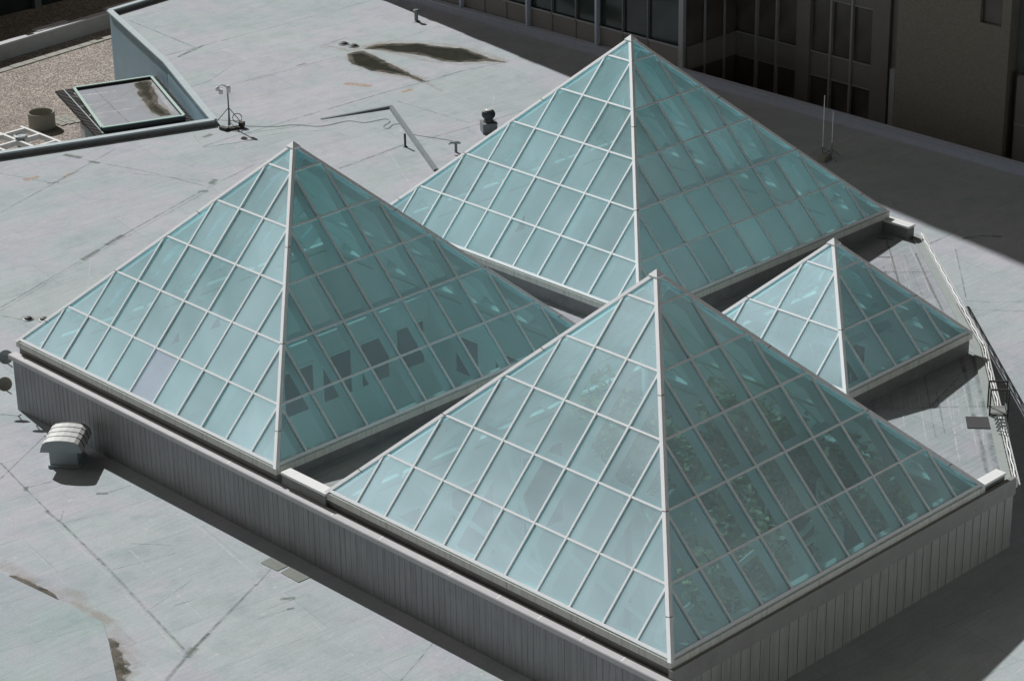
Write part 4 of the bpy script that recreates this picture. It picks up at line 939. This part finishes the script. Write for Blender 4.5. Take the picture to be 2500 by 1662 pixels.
# office building
ob = thing('office_building', 'shaded grey office building with tall dark windows at the back', 'building', (46,50,-14))
HT = 62
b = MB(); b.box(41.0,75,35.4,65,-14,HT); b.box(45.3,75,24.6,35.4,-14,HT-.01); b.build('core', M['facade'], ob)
Z0s = [-2.67+4.32*i for i in range(-1,15)]
wins = []
def facade_x(X, y0, y1, cols, piers, minor):
    # spandrel panels, windows, mullions on plane x = X (faces -x)
    for i, z0 in enumerate(Z0s):
        z1 = z0+1.31; z2 = z0+4.32
        if z2 < -6 or z0 > HT-5: continue
        vis = z0 < 8
        b = MB(); b.box(X, X+.35, y0, y1, z0+.003, z1); b.build('spandrel', M['facade'], ob, origin=(X,(y0+y1)/2,z0)) if vis else upper.box(X, X+.35, y0, y1, z0+.003, z1)
        ys = cols
        if vis:
            b = MB(); b.box(X-.05,X+.02,y0,y1,z1-.04,z1+.05); b.build('sill', M['mull'], ob, origin=(X,(y0+y1)/2,z1))
            if z0 < 5 or True:
                for a_, c_ in zip(ys[:-1], ys[1:]):
                    b = MB(); b.box(X+.12, X+.15, a_+.04, c_-.04, z1, z2); wins.append(b.build('window', M['win_teal'] if X < 41 else M['win'], ob, origin=(X+.13,(a_+c_)/2,(z1+z2)/2)))
        else: upw.box(X+.12, X+.15, y0, y1, z1, z2)
upper = MB(); upw = MB()
cols1 = [35.3,37.5,39.35,41.15,42.9,44.75,46.55,48.4,50.2,52.0,53.8,55.7,57.5,59.4,61.2,63.0,64.8]
facade_x(40.45, 35.0, 65.0, cols1, None, None)
for y in (41.15,46.55,52.0,57.5,63.0):
    b = MB(); b.box(40.18,40.46,y-.07,y+.07,-3,HT); b.build('column_fin', M['slate'], ob, origin=(40.3,y,-3))
for y in cols1[1:-1]:
    b = MB(); b.box(40.40,40.62,y-.03,y+.03,-3,20); b.build('mullion', M['upstand'], ob, origin=(40.4,y,-3))
b = MB(); b.box(40.38,40.62,34.92,35.24,-14,HT); b.build('corner_pier', M['mull'], ob, origin=(40.5,35,-14))
# return face at y = 35
for i, z0 in enumerate(Z0s[:5]):
    b = MB(); b.box(40.62,45.3,35.0,35.3,z0,z0+1.31); b.build('spandrel', M['facade'], ob, origin=(43,35,z0))
    for a_, c_ in ((40.62,42.2),(42.2,43.8),(43.8,44.9)):
        b = MB(); b.box(a_+.04,c_-.04,35.1,35.13,z0+1.31,z0+4.32); b.build('window', M['win'], ob, origin=((a_+c_)/2,35.1,z0+2.8))
for x in (42.2,43.8):
    b = MB(); b.box(x-.05,x+.05,34.92,35.02,-10,20); b.build('mullion', M['mull'], ob, origin=(x,35,-10))
# recessed front x = 44.8
cols2 = [34.9,33.6,32.05,30.7]; cols2 = sorted(cols2+[29.6,28.5,26.7,25.7][1:])
def rec():
    X = 44.85
    for i, z0 in enumerate(Z0s[:6]):
        z1 = z0+1.31; z2 = z0+4.32
        for a_, c_ in ((30.75,34.98),(25.75,29.85)):
            b = MB(); b.box(X,X+.3,a_,c_,z0,z1); b.build('spandrel', M['facade'], ob, origin=(X,(a_+c_)/2,z0))
            b = MB(); b.box(X-.04,X+.02,a_,c_,z1-.04,z1+.04); b.box(X-.04,X+.02,a_,c_,z0-.03,z0+.03); b.build('sill', M['mull'], ob, origin=(X,(a_+c_)/2,z1))
            n = 3
            for k in range(n):
                u0 = a_+(c_-a_)*k/n; u1 = a_+(c_-a_)*(k+1)/n
                b = MB(); b.box(X+.12,X+.15,u0+.05,u1-.05,z1+.04,z2-.03); b.build('window', M['win'], ob, origin=(X+.13,(u0+u1)/2,(z1+z2)/2))
    for a_, c_ in ((30.75,34.98),(25.75,29.85)):
        for k in (1,2):
            u = a_+(c_-a_)*k/3; b = MB(); b.box(X-.10,X+.1,u-.06,u+.06,-10,20); b.build('mullion', M['mull'], ob, origin=(X,u,-10))
    for a_, c_ in ((29.85,30.75),(24.65,25.75)):
        b = MB(); b.box(X-.12,X+.3,a_,c_,-10,HT-.5)
        for z_ in [-8.3+1.44*i for i in range(22)]: b.box(X-.125,X-.12,a_,c_,z_,z_+.03,1)
        b.build('pier', [M['facade'],M['seal']], ob, origin=(X,(a_+c_)/2,-10))
rec()
upper.box(45.0,45.3,24.7,35.0,20,HT-.6); upper.build('upper_spandrels', M['facade'], ob)
upw.box(44.95,44.99,24.7,35.0,20,HT-.6)
upw.build('upper_windows', M['win'], ob)
b = MB(); b.box(40.40,44.8,24.0,35.0,-10.05,-10); o = b.build('light_well_floor', M['paver']); tag(o, 'floor of the narrow gap beside the office building', 'ground', kind='structure')
# brick building
bb = thing('brick_building', 'shaded khaki brick building at the right edge with one small dark window', 'building', (50,20,-14))
b = MB()
X = 44.0; yw = (17.37,18.64); zw = (2.62,6.2)
b.box(X,X+.3,16.85,yw[0],-14,45); b.box(X,X+.3,yw[1],23.6,-14,45); b.box(X,X+.3,yw[0],yw[1],-14,zw[0]); b.box(X,X+.3,yw[0],yw[1],zw[1],45)
b.box(X+.3,70,17.0,23.5,-14,44.9); b.box(X+.3,45.2,23.5,23.6,-14,44.8)
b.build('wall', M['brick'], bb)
b = MB(); b.box(X+.2,X+.26,yw[0],yw[1],zw[0],zw[1]); b.build('window', M['win'], bb)
b = MB(); b.box(44.9,70,23.62,24.58,-14,44); b.build('corner_strip', M['facade'], bb)
b = MB(); b.box(44.0,44.4,23.62,23.95,-14,-.9); b.build('downpipe_casing', M['mull'], bb)
sb = thing('side_building', 'shaded panelled wall right of the brick building at the right edge', 'building', (50,5,-14))
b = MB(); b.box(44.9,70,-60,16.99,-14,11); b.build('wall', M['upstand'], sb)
b = MB(); b.box(44.3,44.9,-60,16.45,-14,.3); b.box(44.3,44.9,-60,16.35,.3,.35); b.build('lower_panel', M['facade'], sb)
b = MB(); 
for z_ in (-2.2,): b.box(44.28,44.3,-60,16.45,z_,z_+.05)
b.build('panel_joint', M['mull'], sb)
# far building beyond the low wall
fb = thing('far_building', 'dark building front with teal windows beyond the low wall', 'building', (30,90,-14))
b = MB(); b.box(-30,39.9,84.0,110,-14,.5); b.build('core', M['dark'], fb)
xs = [19+4.4*i for i in range(5)]
for i, x in enumerate(xs):
    b = MB(); b.box(x-.25,x+.25,83.6,84.0,-14,.4); b.build('pier', M['galv'], fb, origin=(x,83.8,-14))
    for z0 in (-12.8,-8.6,-4.2):
        b = MB(); b.box(x+.28,x+4.1,83.9,83.98,z0,z0+3.0); b.build('window', M['win_teal'], fb, origin=(x+2.2,83.9,z0))
b = MB(); b.box(-30,39.9,83.95,84.0,-5.5,-4.3); b.box(-30,39.9,83.95,84.0,-9.8,-8.7); b.build('spandrel', M['upstand'], fb)

# unseen building added right of the view; bounces sunlight onto the podium's shaded side
nb = thing('bounce_building', 'pale building with rows of windows, added outside the view to bounce sunlight onto the podium', 'building', (30,-40,-14))
b = MB(); b.box(-12,90,-60,-36,-14,14); b.build('wall', M['wallb'], nb)
b = MB()
for i in range(24):
    for z0 in (-10,-5.8,-1.6,2.6,6.8): b.box(-9.5+4.1*i,-7.4+4.1*i,-36,-35.95,z0,z0+2.4)
b.build('windows', M['win_teal'], nb)
